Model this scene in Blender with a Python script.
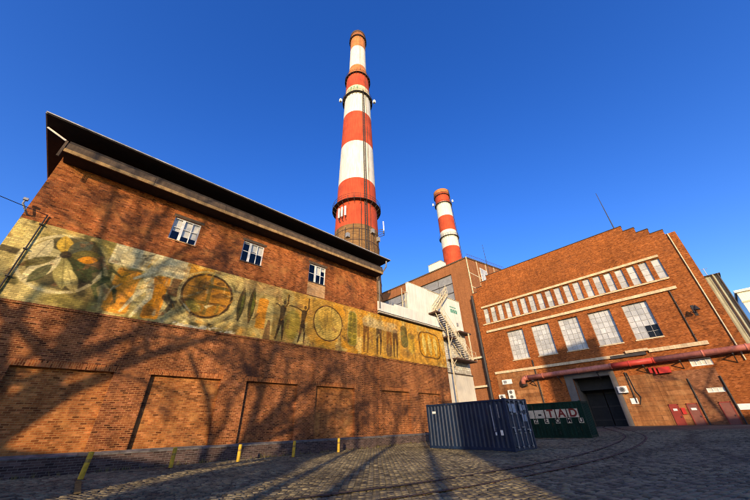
import bpy, bmesh, math, random
import numpy as np
from mathutils import Vector, Matrix, Quaternion

for _o in list(bpy.data.objects):
    bpy.data.objects.remove(_o, do_unlink=True)
scene = bpy.context.scene
C = scene.collection
R = math.radians

# ------------------------------------------------------------------ camera
cam_d = bpy.data.cameras.new('camera')
cam = bpy.data.objects.new('camera', cam_d)
C.objects.link(cam)
cam_d.sensor_width = 36.0
cam_d.lens = 36.0 * 299.2087 / 750.0
cam_d.clip_start = 0.1
cam_d.clip_end = 4000
_p, _r, _y = 0.531324161, -0.0290465266, 0.814703951
_f = Vector((math.cos(_p)*math.cos(_y), math.cos(_p)*math.sin(_y), math.sin(_p)))
_rt = Vector((math.sin(_y), -math.cos(_y), 0))
_up = _rt.cross(_f)
_R = _rt*math.cos(_r) + _up*math.sin(_r)
_U = -_rt*math.sin(_r) + _up*math.cos(_r)
cam.matrix_world = Matrix(((_R.x, _U.x, -_f.x, 0), (_R.y, _U.y, -_f.y, 0), (_R.z, _U.z, -_f.z, 1.42), (0, 0, 0, 1)))
scene.camera = cam

# ------------------------------------------------------------------ sky, sun, exposure
SUN_EL = R(13.0)
SX, SY = 0.7503, 0.6611          # horizontal direction the sunlight travels
world = bpy.data.worlds.new('World')
scene.world = world
world.use_nodes = True
wn = world.node_tree.nodes
wl = world.node_tree.links
wn.clear()
w_out = wn.new('ShaderNodeOutputWorld')
w_bg = wn.new('ShaderNodeBackground')
w_hsv = wn.new('ShaderNodeHueSaturation')
w_sky = wn.new('ShaderNodeTexSky')
w_sky.sky_type = 'NISHITA'
w_sky.sun_disc = False
w_sky.sun_elevation = SUN_EL
w_sky.sun_rotation = math.atan2(-SX, -SY)
w_sky.altitude = 200
w_sky.air_density = 1.0
w_sky.dust_density = 0.8
w_sky.ozone_density = 3.0
w_hsv.inputs['Hue'].default_value = 0.523
w_hsv.inputs['Saturation'].default_value = 1.28
w_hsv.inputs['Value'].default_value = 1.15
w_bg.inputs['Strength'].default_value = 0.15
wl.new(w_sky.outputs[0], w_hsv.inputs['Color'])
wl.new(w_hsv.outputs[0], w_bg.inputs['Color'])
wl.new(w_bg.outputs[0], w_out.inputs['Surface'])

sun_d = bpy.data.lights.new('sun', 'SUN')
sun_d.energy = 3.2
sun_d.angle = R(0.5)
sun_d.color = (1.0, 0.76, 0.47)
sun = bpy.data.objects.new('sun', sun_d)
C.objects.link(sun)
_sd = Vector((SX*math.cos(SUN_EL), SY*math.cos(SUN_EL), -math.sin(SUN_EL)))
sun.rotation_euler = _sd.to_track_quat('-Z', 'Y').to_euler()
sun.location = (-20, -20, 30)

scene.view_settings.view_transform = 'Standard'
scene.view_settings.look = 'None'
scene.view_settings.gamma = 1
scene.view_settings.use_curve_mapping = False
scene.view_settings.exposure = 1.0
scene.cycles.filter_width = 1.1

# ------------------------------------------------------------------ helpers
class MB:
    """collects geometry; build() links it as one mesh object"""
    def __init__(self):
        self.v = []
        self.f = []
    def quad(self, *p):
        n = len(self.v)
        self.v += [tuple(q) for q in p]
        self.f.append(tuple(range(n, n+len(p))))
    def box(self, x0, x1, y0, y1, z0, z1):
        if x0 > x1: x0, x1 = x1, x0
        if y0 > y1: y0, y1 = y1, y0
        n = len(self.v)
        self.v += [(x0,y0,z0),(x1,y0,z0),(x1,y1,z0),(x0,y1,z0),(x0,y0,z1),(x1,y0,z1),(x1,y1,z1),(x0,y1,z1)]
        for q in ((0,3,2,1),(4,5,6,7),(0,1,5,4),(1,2,6,5),(2,3,7,6),(3,0,4,7)):
            self.f.append(tuple(n+i for i in q))
        return self
    def obox(self, p0, p1, w, h, up=(0,0,1)):
        """a bar from p0 to p1 with width w (sideways) and height h (along up)"""
        p0 = Vector(p0); p1 = Vector(p1)
        d = (p1-p0).normalized()
        up = Vector(up)
        s = d.cross(up)
        if s.length < 1e-4: s = d.cross(Vector((1,0,0)))
        s.normalize()
        t = s.cross(d).normalized()
        n = len(self.v)
        for p in (p0, p1):
            for a, b in ((-1,-1),(1,-1),(1,1),(-1,1)):
                self.v.append(tuple(p + s*(a*w/2) + t*(b*h/2)))
        for q in ((0,3,2,1),(4,5,6,7),(0,1,5,4),(1,2,6,5),(2,3,7,6),(3,0,4,7)):
            self.f.append(tuple(n+i for i in q))
        return self
    def tube(self, p0, p1, r0, r1=None, n=8, cap=True):
        if r1 is None: r1 = r0
        p0 = Vector(p0); p1 = Vector(p1)
        d = (p1-p0)
        if d.length < 1e-6: return self
        d.normalize()
        a = d.orthogonal().normalized()
        b = d.cross(a)
        k = len(self.v)
        for p, r in ((p0, r0), (p1, r1)):
            for i in range(n):
                t = 2*math.pi*i/n
                self.v.append(tuple(p + a*(r*math.cos(t)) + b*(r*math.sin(t))))
        for i in range(n):
            j = (i+1) % n
            self.f.append((k+i, k+j, k+n+j, k+n+i))
        if cap:
            self.f.append(tuple(k+i for i in reversed(range(n))))
            self.f.append(tuple(k+n+i for i in range(n)))
        return self
    def path(self, pts, r, n=8):
        pts = [Vector(p) for p in pts]
        k = len(self.v)
        for i, p in enumerate(pts):
            d = (pts[min(i+1, len(pts)-1)] - pts[max(i-1, 0)]).normalized()
            a = d.cross(Vector((0.123, 0.31, 0.94))).normalized()
            b = d.cross(a)
            for q in range(n):
                t = 2*math.pi*q/n
                self.v.append(tuple(p + a*(r*math.cos(t)) + b*(r*math.sin(t))))
        for i in range(len(pts)-1):
            for q in range(n):
                j = (q+1) % n
                self.f.append((k+i*n+q, k+i*n+j, k+(i+1)*n+j, k+(i+1)*n+q))
        self.f.append(tuple(k+i for i in reversed(range(n))))
        self.f.append(tuple(k+(len(pts)-1)*n+i for i in range(n)))
        return self
    def lathe(self, c, prof, n=48, cap=True):
        """profile of (radius, z) turned round a vertical axis at c=(x, y)"""
        k = len(self.v)
        for r, z in prof:
            for i in range(n):
                t = 2*math.pi*i/n
                self.v.append((c[0]+r*math.cos(t), c[1]+r*math.sin(t), z))
        for m in range(len(prof)-1):
            for i in range(n):
                j = (i+1) % n
                self.f.append((k+m*n+i, k+m*n+j, k+(m+1)*n+j, k+(m+1)*n+i))
        if cap:
            self.f.append(tuple(k+i for i in reversed(range(n))))
            self.f.append(tuple(k+(len(prof)-1)*n+i for i in range(n)))
        return self
    def build(self, name, mat, parent=None, smooth=False, label=None):
        me = bpy.data.meshes.new(name)
        off = parent_world(parent) if parent else Vector((0,0,0))
        me.from_pydata([(x-off.x, y-off.y, z-off.z) for x, y, z in self.v], [], self.f)
        me.materials.append(mat)
        if smooth:
            me.polygons.foreach_set('use_smooth', [True]*len(me.polygons))
        me.update()
        o = bpy.data.objects.new(name, me)
        C.objects.link(o)
        if parent: o.parent = parent
        if label: o['label'] = label
        return o

def parent_world(p):
    v = Vector((0,0,0))
    while p is not None:
        v += p.location
        p = p.parent
    return v

def tag(o, label=None, cat=None, group=None, kind=None):
    if label: o['label'] = label
    if cat: o['category'] = cat
    if group: o['group'] = group
    if kind: o['kind'] = kind
    return o

def thing(name, label, cat, loc=(0,0,0), group=None):
    o = bpy.data.objects.new(name, None)
    o.empty_display_size = 0.5
    o.location = loc
    C.objects.link(o)
    return tag(o, label, cat, group)

class Frame:
    """a wall plane: u runs along it, z up, d outwards"""
    def __init__(self, o, u, n):
        self.o = Vector(o); self.u = Vector(u); self.n = Vector(n)
    def p(self, u, d, z):
        q = self.o + self.u*u + self.n*d
        return (q.x, q.y, z)
    def box(self, mb, u0, u1, d0, d1, z0, z1):
        a = self.p(u0, d0, z0); b = self.p(u1, d1, z1)
        mb.box(min(a[0],b[0]), max(a[0],b[0]), min(a[1],b[1]), max(a[1],b[1]), z0, z1)
        return mb
    def wall(self, mb, u0, u1, z0, z1, holes, depth, d=0.0):
        us = sorted(set([u0, u1] + [min(max(h[i], u0), u1) for h in holes for i in (0, 1)]))
        zs = sorted(set([z0, z1] + [min(max(h[i], z0), z1) for h in holes for i in (2, 3)]))
        for a, b in zip(us, us[1:]):
            for e, g in zip(zs, zs[1:]):
                mu, mz = (a+b)/2, (e+g)/2
                if any(h[0] < mu < h[1] and h[2] < mz < h[3] for h in holes): continue
                mb.quad(self.p(a,d,e), self.p(b,d,e), self.p(b,d,g), self.p(a,d,g))
        for h in holes:
            a, b, e, g = h[:4]
            k = d-depth
            mb.quad(self.p(a,d,e), self.p(a,k,e), self.p(b,k,e), self.p(b,d,e))
            mb.quad(self.p(a,d,g), self.p(b,d,g), self.p(b,k,g), self.p(a,k,g))
            mb.quad(self.p(a,d,e), self.p(a,d,g), self.p(a,k,g), self.p(a,k,e))
            mb.quad(self.p(b,d,e), self.p(b,k,e), self.p(b,k,g), self.p(b,d,g))
        return mb

# ------------------------------------------------------------------ materials
def new_mat(name):
    m = bpy.data.materials.new(name)
    m.use_nodes = True
    nt = m.node_tree
    b = nt.nodes['Principled BSDF']
    b.inputs['Specular IOR Level'].default_value = 0.3
    return m, nt, b

def nd(nt, t, **kw):
    n = nt.nodes.new(t)
    for k, v in kw.items():
        if k in n.inputs: n.inputs[k].default_value = v
        else: setattr(n, k, v)
    return n

def noise(nt, vec, scale, detail=4.0, rough=0.6):
    n = nt.nodes.new('ShaderNodeTexNoise')
    n.inputs['Scale'].default_value = scale
    n.inputs['Detail'].default_value = detail
    n.inputs['Roughness'].default_value = rough
    if vec is not None: nt.links.new(vec, n.inputs['Vector'])
    return n.outputs['Fac']

def ramp(nt, fac, stops):
    n = nt.nodes.new('ShaderNodeValToRGB')
    e = n.color_ramp.elements
    while len(e) < len(stops): e.new(0.5)
    for s, (p, c) in zip(e, stops):
        s.position = p
        s.color = (c[0], c[1], c[2], 1) if not isinstance(c, (int, float)) else (c, c, c, 1)
    nt.links.new(fac, n.inputs['Fac'])
    return n.outputs['Color']

def mixc(nt, kind, fac, a, b):
    n = nt.nodes.new('ShaderNodeMix')
    n.data_type = 'RGBA'
    n.blend_type = kind
    for sock, v in ((n.inputs[0], fac), (n.inputs[6], a), (n.inputs[7], b)):
        if hasattr(v, 'is_linked'): nt.links.new(v, sock)
        elif isinstance(v, (int, float)): sock.default_value = v
        else: sock.default_value = (v[0], v[1], v[2], 1)
    return n.outputs[2]

def position(nt):
    return nt.nodes.new('ShaderNodeNewGeometry').outputs['Position']

def scaled(nt, vec, s):
    n = nt.nodes.new('ShaderNodeMapping')
    n.inputs['Scale'].default_value = s
    nt.links.new(vec, n.inputs['Vector'])
    return n.outputs[0]

def wallvec(nt, axis):
    """(along the wall, height, 0) from the world position"""
    sx = nt.nodes.new('ShaderNodeSeparateXYZ')
    nt.links.new(position(nt), sx.inputs[0])
    cx = nt.nodes.new('ShaderNodeCombineXYZ')
    if axis == 'xy':
        m = nt.nodes.new('ShaderNodeMath'); m.operation = 'ADD'
        nt.links.new(sx.outputs[0], m.inputs[0]); nt.links.new(sx.outputs[1], m.inputs[1])
        nt.links.new(m.outputs[0], cx.inputs[0])
    else:
        nt.links.new(sx.outputs['XYZ'.index(axis.upper())], cx.inputs[0])
    nt.links.new(sx.outputs[2], cx.inputs[1])
    return cx.outputs[0]

def bump(nt, b, height, strength, dist=0.02):
    n = nt.nodes.new('ShaderNodeBump')
    n.inputs['Strength'].default_value = strength
    n.inputs['Distance'].default_value = dist
    nt.links.new(height, n.inputs['Height'])
    nt.links.new(n.outputs[0], b.inputs['Normal'])

def plain(name, col, rough=0.6, metal=0.0, var=0.25, scale=2.5, bmp=0.0, streak=0.0, spec=0.3, rnd=0.0, rusty=0.0):
    """one colour with blotchy wear, optional run-off streaks and per-object variation"""
    m, nt, b = new_mat(name)
    pos = position(nt)
    f = noise(nt, pos, scale, 5)
    c = mixc(nt, 'MULTIPLY', 1.0, col, ramp(nt, f, [(0.25, 1-var), (0.7, 1.0+var*0.3)]))
    if streak:
        f2 = noise(nt, scaled(nt, pos, (3, 3, 0.15)), 2.0, 3)
        c = mixc(nt, 'MULTIPLY', streak, c, ramp(nt, f2, [(0.35, (0.35, 0.28, 0.2)), (0.6, (1, 1, 1))]))
    if rusty:
        f3 = noise(nt, scaled(nt, pos, (1, 1, 0.45)), 2.6, 8, 0.75)
        c = mixc(nt, 'MIX', ramp(nt, f3, [(0.60, 0.0), (0.70, rusty)]), c, (0.13, 0.055, 0.028))
        f4 = noise(nt, pos, 9.0, 5, 0.7)
        c = mixc(nt, 'MIX', ramp(nt, f4, [(0.62, 0.0), (0.72, rusty*0.5)]), c, (0.30, 0.28, 0.25))
    if rnd:
        oi = nt.nodes.new('ShaderNodeObjectInfo')
        c = mixc(nt, 'MULTIPLY', 1.0, c, ramp(nt, oi.outputs['Random'], [(0, 1-rnd), (1, 1.0)]))
    nt.links.new(c, b.inputs['Base Color'])
    b.inputs['Roughness'].default_value = rough
    b.inputs['Metallic'].default_value = metal
    b.inputs['Specular IOR Level'].default_value = spec
    if bmp:
        bump(nt, b, noise(nt, pos, scale*6, 6), bmp, 0.02)
    return m

def brick_mat(name, axis, c1, c2, mortar, bw=0.26, rh=0.077, ms=0.010, tint=None, stain=0.5, bmp=0.5, streak=0.35, soot=0.0, mort_d=None, big=0.35, vcol=False, pv=0.6, bands=0.0, colvar=(0.6, 1.25), rot=False):
    m, nt, b = new_mat(name)
    vec = wallvec(nt, axis)
    v2 = vec
    if rot:
        mp = nt.nodes.new('ShaderNodeMapping'); mp.inputs['Rotation'].default_value = (0, 0, R(90))
        nt.links.new(vec, mp.inputs['Vector']); v2 = mp.outputs[0]
    # slight waviness so courses are not ruler straight
    wob = nt.nodes.new('ShaderNodeTexNoise'); wob.inputs['Scale'].default_value = 1.7; wob.inputs['Detail'].default_value = 3
    nt.links.new(v2, wob.inputs['Vector'])
    wsub = nt.nodes.new('ShaderNodeVectorMath'); wsub.operation = 'SUBTRACT'; wsub.inputs[1].default_value = (0.5, 0.5, 0.5)
    nt.links.new(wob.outputs['Color'], wsub.inputs[0])
    wsc = nt.nodes.new('ShaderNodeVectorMath'); wsc.operation = 'SCALE'; wsc.inputs['Scale'].default_value = 0.025
    nt.links.new(wsub.outputs[0], wsc.inputs[0])
    wad = nt.nodes.new('ShaderNodeVectorMath'); wad.operation = 'ADD'
    nt.links.new(v2, wad.inputs[0]); nt.links.new(wsc.outputs[0], wad.inputs[1])
    bt = nt.nodes.new('ShaderNodeTexBrick')
    bt.inputs['Scale'].default_value = 1.0
    bt.inputs['Brick Width'].default_value = bw
    bt.inputs['Row Height'].default_value = rh
    bt.inputs['Mortar Size'].default_value = ms
    bt.inputs['Mortar Smooth'].default_value = 0.3
    bt.inputs['Bias'].default_value = 0.0
    bt.inputs['Color1'].default_value = (0, 0, 0, 1)
    bt.inputs['Color2'].default_value = (1, 1, 1, 1)
    bt.inputs['Mortar'].default_value = (0.5, 0.5, 0.5, 1)
    nt.links.new(wad.outputs[0], bt.inputs['Vector'])
    # burnt, ordinary, orange and pale bricks, mixed at random
    pl = tuple(min(0.8, v*(1+0.35*pv)+0.03*pv) for v in c1)
    mid = tuple((u+v)/2 for u, v in zip(c1, c2))
    c2 = tuple(m_+(v-m_)*min(1, pv*1.5) for v, m_ in zip(c2, mid)); c1 = tuple(m_+(v-m_)*min(1, pv*1.5) for v, m_ in zip(c1, mid))
    c = ramp(nt, bt.outputs['Color'], [(0.0, tuple(v*(1-0.7*pv) for v in c2)), (0.25, c2), (0.75, c1), (1.0, pl)])
    c = mixc(nt, 'MIX', bt.outputs['Fac'], c, mortar)
    bcol = c
    if vcol:
        at = nt.nodes.new('ShaderNodeVertexColor'); at.layer_name = 'paint'
        br = ramp(nt, bt.outputs['Fac'], [(0.0, 1.0), (1.0, 0.62)])
        c = mixc(nt, 'MULTIPLY', 1.0, at.outputs['Color'], br)
        c = mixc(nt, 'MULTIPLY', 1.0, c, ramp(nt, bt.outputs['Color'], [(0.0, 0.70), (0.5, 1.0), (1.0, 1.22)]))
        c = mixc(nt, 'MIX', 0.14, c, bcol)
    # blotches of differently fired and weathered brick
    f1 = noise(nt, vec, big, 6, 0.65)
    c = mixc(nt, 'MULTIPLY', stain, c, ramp(nt, f1, [(0.30, (colvar[0],)*3), (0.5, (0.95,)*3), (0.72, (colvar[1], colvar[1]*0.97, colvar[1]*0.92))]))
    f2 = noise(nt, vec, 3.5, 6, 0.7)
    c = mixc(nt, 'MULTIPLY', stain, c, ramp(nt, f2, [(0.3, 0.62), (0.62, 1.1)]))
    if tint:
        f3 = noise(nt, vec, 0.8, 5, 0.7)
        c = mixc(nt, 'MIX', ramp(nt, f3, [(0.52, 0.0), (0.70, 0.75)]), c, tint)
    if streak:
        f4 = noise(nt, scaled(nt, vec, (1.6, 0.12, 1)), 1.0, 4, 0.6)
        c = mixc(nt, 'MULTIPLY', streak, c, ramp(nt, f4, [(0.33, (0.30, 0.24, 0.22)), (0.56, (1, 1, 1))]))
    if bands:
        f6 = noise(nt, scaled(nt, vec, (0.06, 2.2, 1)), 1.0, 4, 0.7)
        c = mixc(nt, 'MULTIPLY', bands, c, ramp(nt, f6, [(0.35, (0.45, 0.42, 0.4)), (0.6, (1.1, 1.1, 1.1))]))
    if soot:
        f5 = noise(nt, vec, 0.30, 7, 0.72)
        c = mixc(nt, 'MIX', ramp(nt, f5, [(0.49, 0.0), (0.64, soot)]), c, (0.05, 0.026, 0.018))
    nt.links.new(c, b.inputs['Base Color'])
    b.inputs['Roughness'].default_value = 0.9
    b.inputs['Specular IOR Level'].default_value = 0.15
    h = mixc(nt, 'MIX', 0.35, ramp(nt, bt.outputs['Fac'], [(0, 1.0), (1, 0.0)]), noise(nt, vec, 22, 4))
    bump(nt, b, h, bmp, 0.02)
    return m

MAT = {}
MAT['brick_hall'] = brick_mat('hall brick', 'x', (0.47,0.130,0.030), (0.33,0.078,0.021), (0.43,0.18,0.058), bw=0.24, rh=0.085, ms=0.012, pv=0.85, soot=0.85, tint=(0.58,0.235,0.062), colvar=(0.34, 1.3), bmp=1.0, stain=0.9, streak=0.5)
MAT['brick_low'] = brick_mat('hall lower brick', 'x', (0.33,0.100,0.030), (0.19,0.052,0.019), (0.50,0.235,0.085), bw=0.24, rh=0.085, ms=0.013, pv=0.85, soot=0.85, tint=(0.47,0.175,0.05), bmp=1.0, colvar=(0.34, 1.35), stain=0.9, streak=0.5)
MAT['brick_infill'] = brick_mat('recess infill brick', 'x', (0.48,0.165,0.040), (0.34,0.100,0.026), (0.50,0.245,0.080), bw=0.24, rh=0.085, ms=0.011, pv=0.8, tint=(0.62,0.29,0.080), stain=0.9, soot=0.7, bmp=0.9, colvar=(0.40, 1.35), streak=0.45)
MAT['brick_patch'] = brick_mat('pale patched brick', 'x', (0.68,0.38,0.15), (0.58,0.29,0.10), (0.52,0.34,0.18), stain=0.4)
MAT['brick_soldier'] = brick_mat('soldier course brick', 'x', (0.42,0.12,0.030), (0.26,0.066,0.02), (0.48,0.22,0.07), bw=0.26, rh=0.085, ms=0.014, rot=True, stain=0.8, pv=0.8)
MAT['brick_plinth'] = brick_mat('dark plinth brick', 'x', (0.105,0.062,0.050), (0.065,0.042,0.037), (0.16,0.13,0.11), bw=0.28, rh=0.09, ms=0.012, stain=0.6, bmp=0.8)
MAT['mural'] = brick_mat('painted brick', 'x', (0.30,0.14,0.06), (0.24,0.11,0.05), (0.22,0.15,0.09), bw=0.24, rh=0.085, ms=0.012, vcol=True, stain=0.5, streak=0.30, bmp=0.8, big=0.9, colvar=(0.6, 1.2))
MAT['brick_boiler'] = brick_mat('boiler house brick', 'y', (0.36,0.105,0.022), (0.27,0.070,0.016), (0.36,0.135,0.042), bw=0.26, rh=0.11, ms=0.012, pv=0.6, stain=0.8, streak=0.25, bmp=0.4, big=0.16, colvar=(0.60, 1.2), soot=0.25, bands=0.35)
MAT['brick_boiler_x'] = brick_mat('boiler house side brick', 'x', (0.42,0.135,0.040), (0.34,0.098,0.030), (0.30,0.13,0.06), stain=0.35, streak=0.22, bmp=0.15)
MAT['brick_tan'] = brick_mat('tan lower facing', 'y', (0.36,0.155,0.055), (0.29,0.115,0.040), (0.18,0.08,0.035), bw=3.0, rh=0.55, ms=0.025, stain=0.8, bmp=0.3, big=0.5, pv=0.4, streak=0.6, tint=(0.40,0.21,0.085), soot=0.3)
MAT['brick_brown'] = brick_mat('brown lower facing', 'y', (0.27,0.105,0.045), (0.22,0.085,0.036), (0.14,0.07,0.04), stain=0.7, bmp=0.3, big=0.5, tint=(0.33,0.16,0.07))
MAT['brick_tall'] = brick_mat('tall block brick', 'y', pv=0.3, c1=(0.33,0.125,0.045), c2=(0.27,0.095,0.035), mortar=(0.24,0.12,0.06), stain=0.4, streak=0.3, bmp=0.15, big=0.15)
MAT['brick_tall_x'] = brick_mat('tall block side brick', 'x', pv=0.3, c1=(0.33,0.125,0.045), c2=(0.27,0.095,0.035), mortar=(0.24,0.12,0.06), stain=0.4, streak=0.3, bmp=0.15)
MAT['brick_white'] = brick_mat('whitewashed brick', 'x', (0.72,0.66,0.53), (0.66,0.60,0.47), (0.42,0.36,0.27), bw=0.5, rh=0.25, ms=0.03, stain=0.3, streak=0.3, bmp=0.5)
MAT['brick_chim'] = brick_mat('chimney brick', 'xy', (0.30,0.165,0.062), (0.24,0.12,0.046), (0.20,0.13,0.07), soot=0.6, streak=0.6, stain=0.8, bmp=0.2, big=0.3)
MAT['stone'] = plain('cream ledge stone', (0.66,0.50,0.30), 0.85, var=0.35, scale=1.2, streak=0.35)
MAT['gate_stone'] = plain('grey gate surround', (0.16,0.137,0.118), 0.85, var=0.35, scale=0.9, bmp=0.2)
MAT['plinth_cap'] = plain('cement plinth cap', (0.15,0.135,0.12), 0.95, var=0.8, scale=3.0, bmp=0.5)
MAT['white_frame'] = plain('white painted frame', (0.80,0.78,0.72), 0.5, var=0.15, scale=5)
MAT['white_clad'] = plain('white cladding', (0.80,0.74,0.62), 0.6, var=0.14, scale=0.9, streak=0.22)
MAT['beige_clad'] = plain('beige rendered wall', (0.74,0.66,0.50), 0.8, var=0.2, scale=0.6, streak=0.2)
MAT['cream_steel'] = plain('cream painted steel', (0.70,0.59,0.38), 0.55, var=0.4, scale=4, streak=0.3)
MAT['dark_steel'] = plain('dark steel', (0.045,0.038,0.035), 0.6, var=0.3)
MAT['black_pipe'] = plain('black drain pipe', (0.03,0.025,0.024), 0.55, var=0.3)
MAT['grey_metal'] = plain('grey zinc', (0.32,0.31,0.30), 0.5, 0.3, var=0.3, scale=3)
MAT['roof_felt'] = plain('tarred roof', (0.05,0.045,0.045), 0.95, var=0.4)
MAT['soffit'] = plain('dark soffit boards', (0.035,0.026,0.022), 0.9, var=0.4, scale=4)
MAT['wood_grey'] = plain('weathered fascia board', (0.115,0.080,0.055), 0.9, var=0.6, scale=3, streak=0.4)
MAT['wood_gold'] = plain('golden cornice beam', (0.42,0.26,0.105), 0.85, var=0.6, scale=3, streak=0.3)  # golden-brown base colour of the beam itself
MAT['gutter'] = plain('pale gutter', (0.50,0.46,0.40), 0.5, 0.2, var=0.4, scale=2)
MAT['red_paint'] = plain('red chimney paint', (0.50,0.070,0.026), 0.85, var=0.35, scale=0.35, streak=0.4)
MAT['orange_paint'] = plain('faded orange paint', (0.56,0.20,0.065), 0.85, var=0.4, scale=0.5, streak=0.5)
MAT['white_paint'] = plain('white chimney paint', (0.68,0.65,0.59), 0.85, var=0.16, scale=0.4, streak=0.38)
MAT['cream_paint'] = plain('stained cream paint', (0.72,0.60,0.40), 0.8, var=0.3, scale=0.8, streak=0.4)
MAT['red_door'] = plain('maroon door paint', (0.26,0.035,0.022), 0.6, var=0.3, scale=2)
MAT['brown_door'] = plain('brown door paint', (0.20,0.07,0.05), 0.65, var=0.3, scale=2)
MAT['red_box'] = plain('bright red paint', (0.50,0.03,0.02), 0.5, var=0.25)
MAT['pipe_pink'] = plain('faded red pipe paint', (0.56,0.185,0.125), 0.5, var=0.45, scale=0.9, streak=0.3)
MAT['pipe_red'] = plain('fresh red pipe paint', (0.50,0.055,0.035), 0.45, var=0.3, scale=0.9)
MAT['yellow'] = plain('yellow bollard paint', (0.62,0.39,0.03), 0.65, var=0.45, scale=6)
MAT['glass_pale'] = None
def glass_mat(name, col, rough=0.12, var=0.35, rnd=0.25, spec=0.5):
    m = plain(name, col, rough, 0.0, var=var, scale=1.3, spec=spec, rnd=rnd)
    return m
MAT['glass_pale'] = glass_mat('milky wired glass', (0.58,0.57,0.53), 0.2, 0.35, 0.35)
MAT['glass_grey'] = glass_mat('grey dirty glazing', (0.27,0.27,0.27), 0.25, 0.3, 0.2)
MAT['glass_dark'] = glass_mat('dark window glass', (0.012,0.013,0.016), 0.25, 0.3, 0.3, spec=0.2)
MAT['blind'] = plain('pale window blind', (0.60,0.58,0.50), 0.9, var=0.2, scale=3)
MAT['black'] = plain('dark interior', (0.012,0.011,0.011), 0.95, var=0.3)
MAT['door_dark'] = plain('dark gate leaf', (0.026,0.024,0.023), 0.7, var=0.4, scale=1.5)
MAT['blue'] = plain('blue container paint', (0.010,0.024,0.060), 0.5, var=0.4, scale=1.1, streak=0.35, rusty=0.55)
MAT['green'] = plain('green container paint', (0.009,0.036,0.022), 0.75, var=0.45, scale=0.9, streak=0.4, spec=0.12, rusty=0.6)
MAT['rust'] = plain('rusty steel', (0.09,0.05,0.035), 0.85, var=0.5, scale=4)
MAT['plate_white'] = plain('white plate', (0.74,0.72,0.67), 0.5, var=0.15)
MAT['plate_cream'] = plain('cream letter tile', (0.60,0.52,0.36), 0.7, var=0.3, scale=4)
MAT['letter_red'] = plain('dark red letter paint', (0.20,0.02,0.012), 0.7, var=0.2)
MAT['letter_black'] = plain('black letter paint', (0.02,0.018,0.018), 0.7, var=0.2)
MAT['sign_green'] = plain('green sign lettering', (0.03,0.26,0.17), 0.6, var=0.2)
MAT['corrug'] = plain('green grey corrugated sheet', (0.37,0.37,0.26), 0.7, 0.0, var=0.3, scale=0.6, streak=0.4)
MAT['bark'] = plain('grey brown bark', (0.11,0.085,0.065), 0.95, var=0.4, scale=6, bmp=0.5)
MAT['office'] = brick_mat('office block brick', 'xy', (0.33,0.15,0.07), (0.27,0.11,0.05), (0.3,0.2,0.12), bmp=0.2)
MAT['render_wall'] = plain('ochre render', (0.50,0.40,0.27), 0.9, var=0.25, scale=0.5)

def ground_mat():
    """granite setts; far away the pattern is carried by the material alone"""
    m, nt, b = new_mat('cobbled yard')
    pos = position(nt)
    mp = nt.nodes.new('ShaderNodeMapping')
    mp.inputs['Rotation'].default_value = (0, 0, R(-12))
    nt.links.new(pos, mp.inputs['Vector'])
    bt = nt.nodes.new('ShaderNodeTexBrick')
    for k, v in (('Scale', 1.0), ('Brick Width', 0.20), ('Row Height', 0.17), ('Mortar Size', 0.018), ('Mortar Smooth', 0.4)):
        bt.inputs[k].default_value = v
    bt.inputs['Color1'].default_value = (0.135, 0.112, 0.068, 1)
    bt.inputs['Color2'].default_value = (0.094, 0.079, 0.049, 1)
    bt.inputs['Mortar'].default_value = (0.06, 0.05, 0.034, 1)
    nt.links.new(mp.outputs[0], bt.inputs['Vector'])
    c = bt.outputs['Color']
    c = mixc(nt, 'MULTIPLY', 0.8, c, ramp(nt, noise(nt, pos, 0.35, 6, 0.65), [(0.32, 0.42), (0.68, 1.3)]))
    c = mixc(nt, 'MIX', ramp(nt, noise(nt, pos, 0.16, 6, 0.7), [(0.52, 0.0), (0.68, 0.55)]), c, (0.26, 0.21, 0.12))
    c = mixc(nt, 'MULTIPLY', 1.0, c, tracks(nt, pos))
    nt.links.new(c, b.inputs['Base Color'])
    b.inputs['Roughness'].default_value = 0.8
    h = mixc(nt, 'MIX', 0.4, ramp(nt, bt.outputs['Fac'], [(0, 1.0), (1, 0.0)]), noise(nt, pos, 14, 5))
    bump(nt, b, h, 0.8, 0.03)
    return m

def tracks(nt, pos):
    """two dark worn wheel tracks that sweep in an arc over the yard"""
    out = None
    for cx, cy, r0 in ((34.0, -40.0, 43.5), (30.0, 70.0, 67.0)):
        v = nt.nodes.new('ShaderNodeVectorMath'); v.operation = 'SUBTRACT'
        v.inputs[1].default_value = (cx, cy, 0)
        nt.links.new(pos, v.inputs[0])
        s = nt.nodes.new('ShaderNodeSeparateXYZ'); nt.links.new(v.outputs[0], s.inputs[0])
        c2 = nt.nodes.new('ShaderNodeCombineXYZ')
        nt.links.new(s.outputs[0], c2.inputs[0]); nt.links.new(s.outputs[1], c2.inputs[1])
        l = nt.nodes.new('ShaderNodeVectorMath'); l.operation = 'LENGTH'
        nt.links.new(c2.outputs[0], l.inputs[0])
        a = nt.nodes.new('ShaderNodeMath'); a.operation = 'SUBTRACT'; a.inputs[1].default_value = r0
        nt.links.new(l.outputs['Value'], a.inputs[0])
        w = nt.nodes.new('ShaderNodeMath'); w.operation = 'MULTIPLY_ADD'
        nt.links.new(noise(nt, pos, 0.9, 3), w.inputs[0]); w.inputs[1].default_value = 0.3
        nt.links.new(a.outputs[0], w.inputs[2])
        ab = nt.nodes.new('ShaderNodeMath'); ab.operation = 'ABSOLUTE'
        nt.links.new(w.outputs[0], ab.inputs[0])
        cr = ramp(nt, ab.outputs[0], [(0.1, (0.72, 0.72, 0.72)), (0.45, (1, 1, 1))])
        out = cr if out is None else mixc(nt, 'MULTIPLY', 1.0, out, cr)
    return out
MAT['ground'] = ground_mat()

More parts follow.
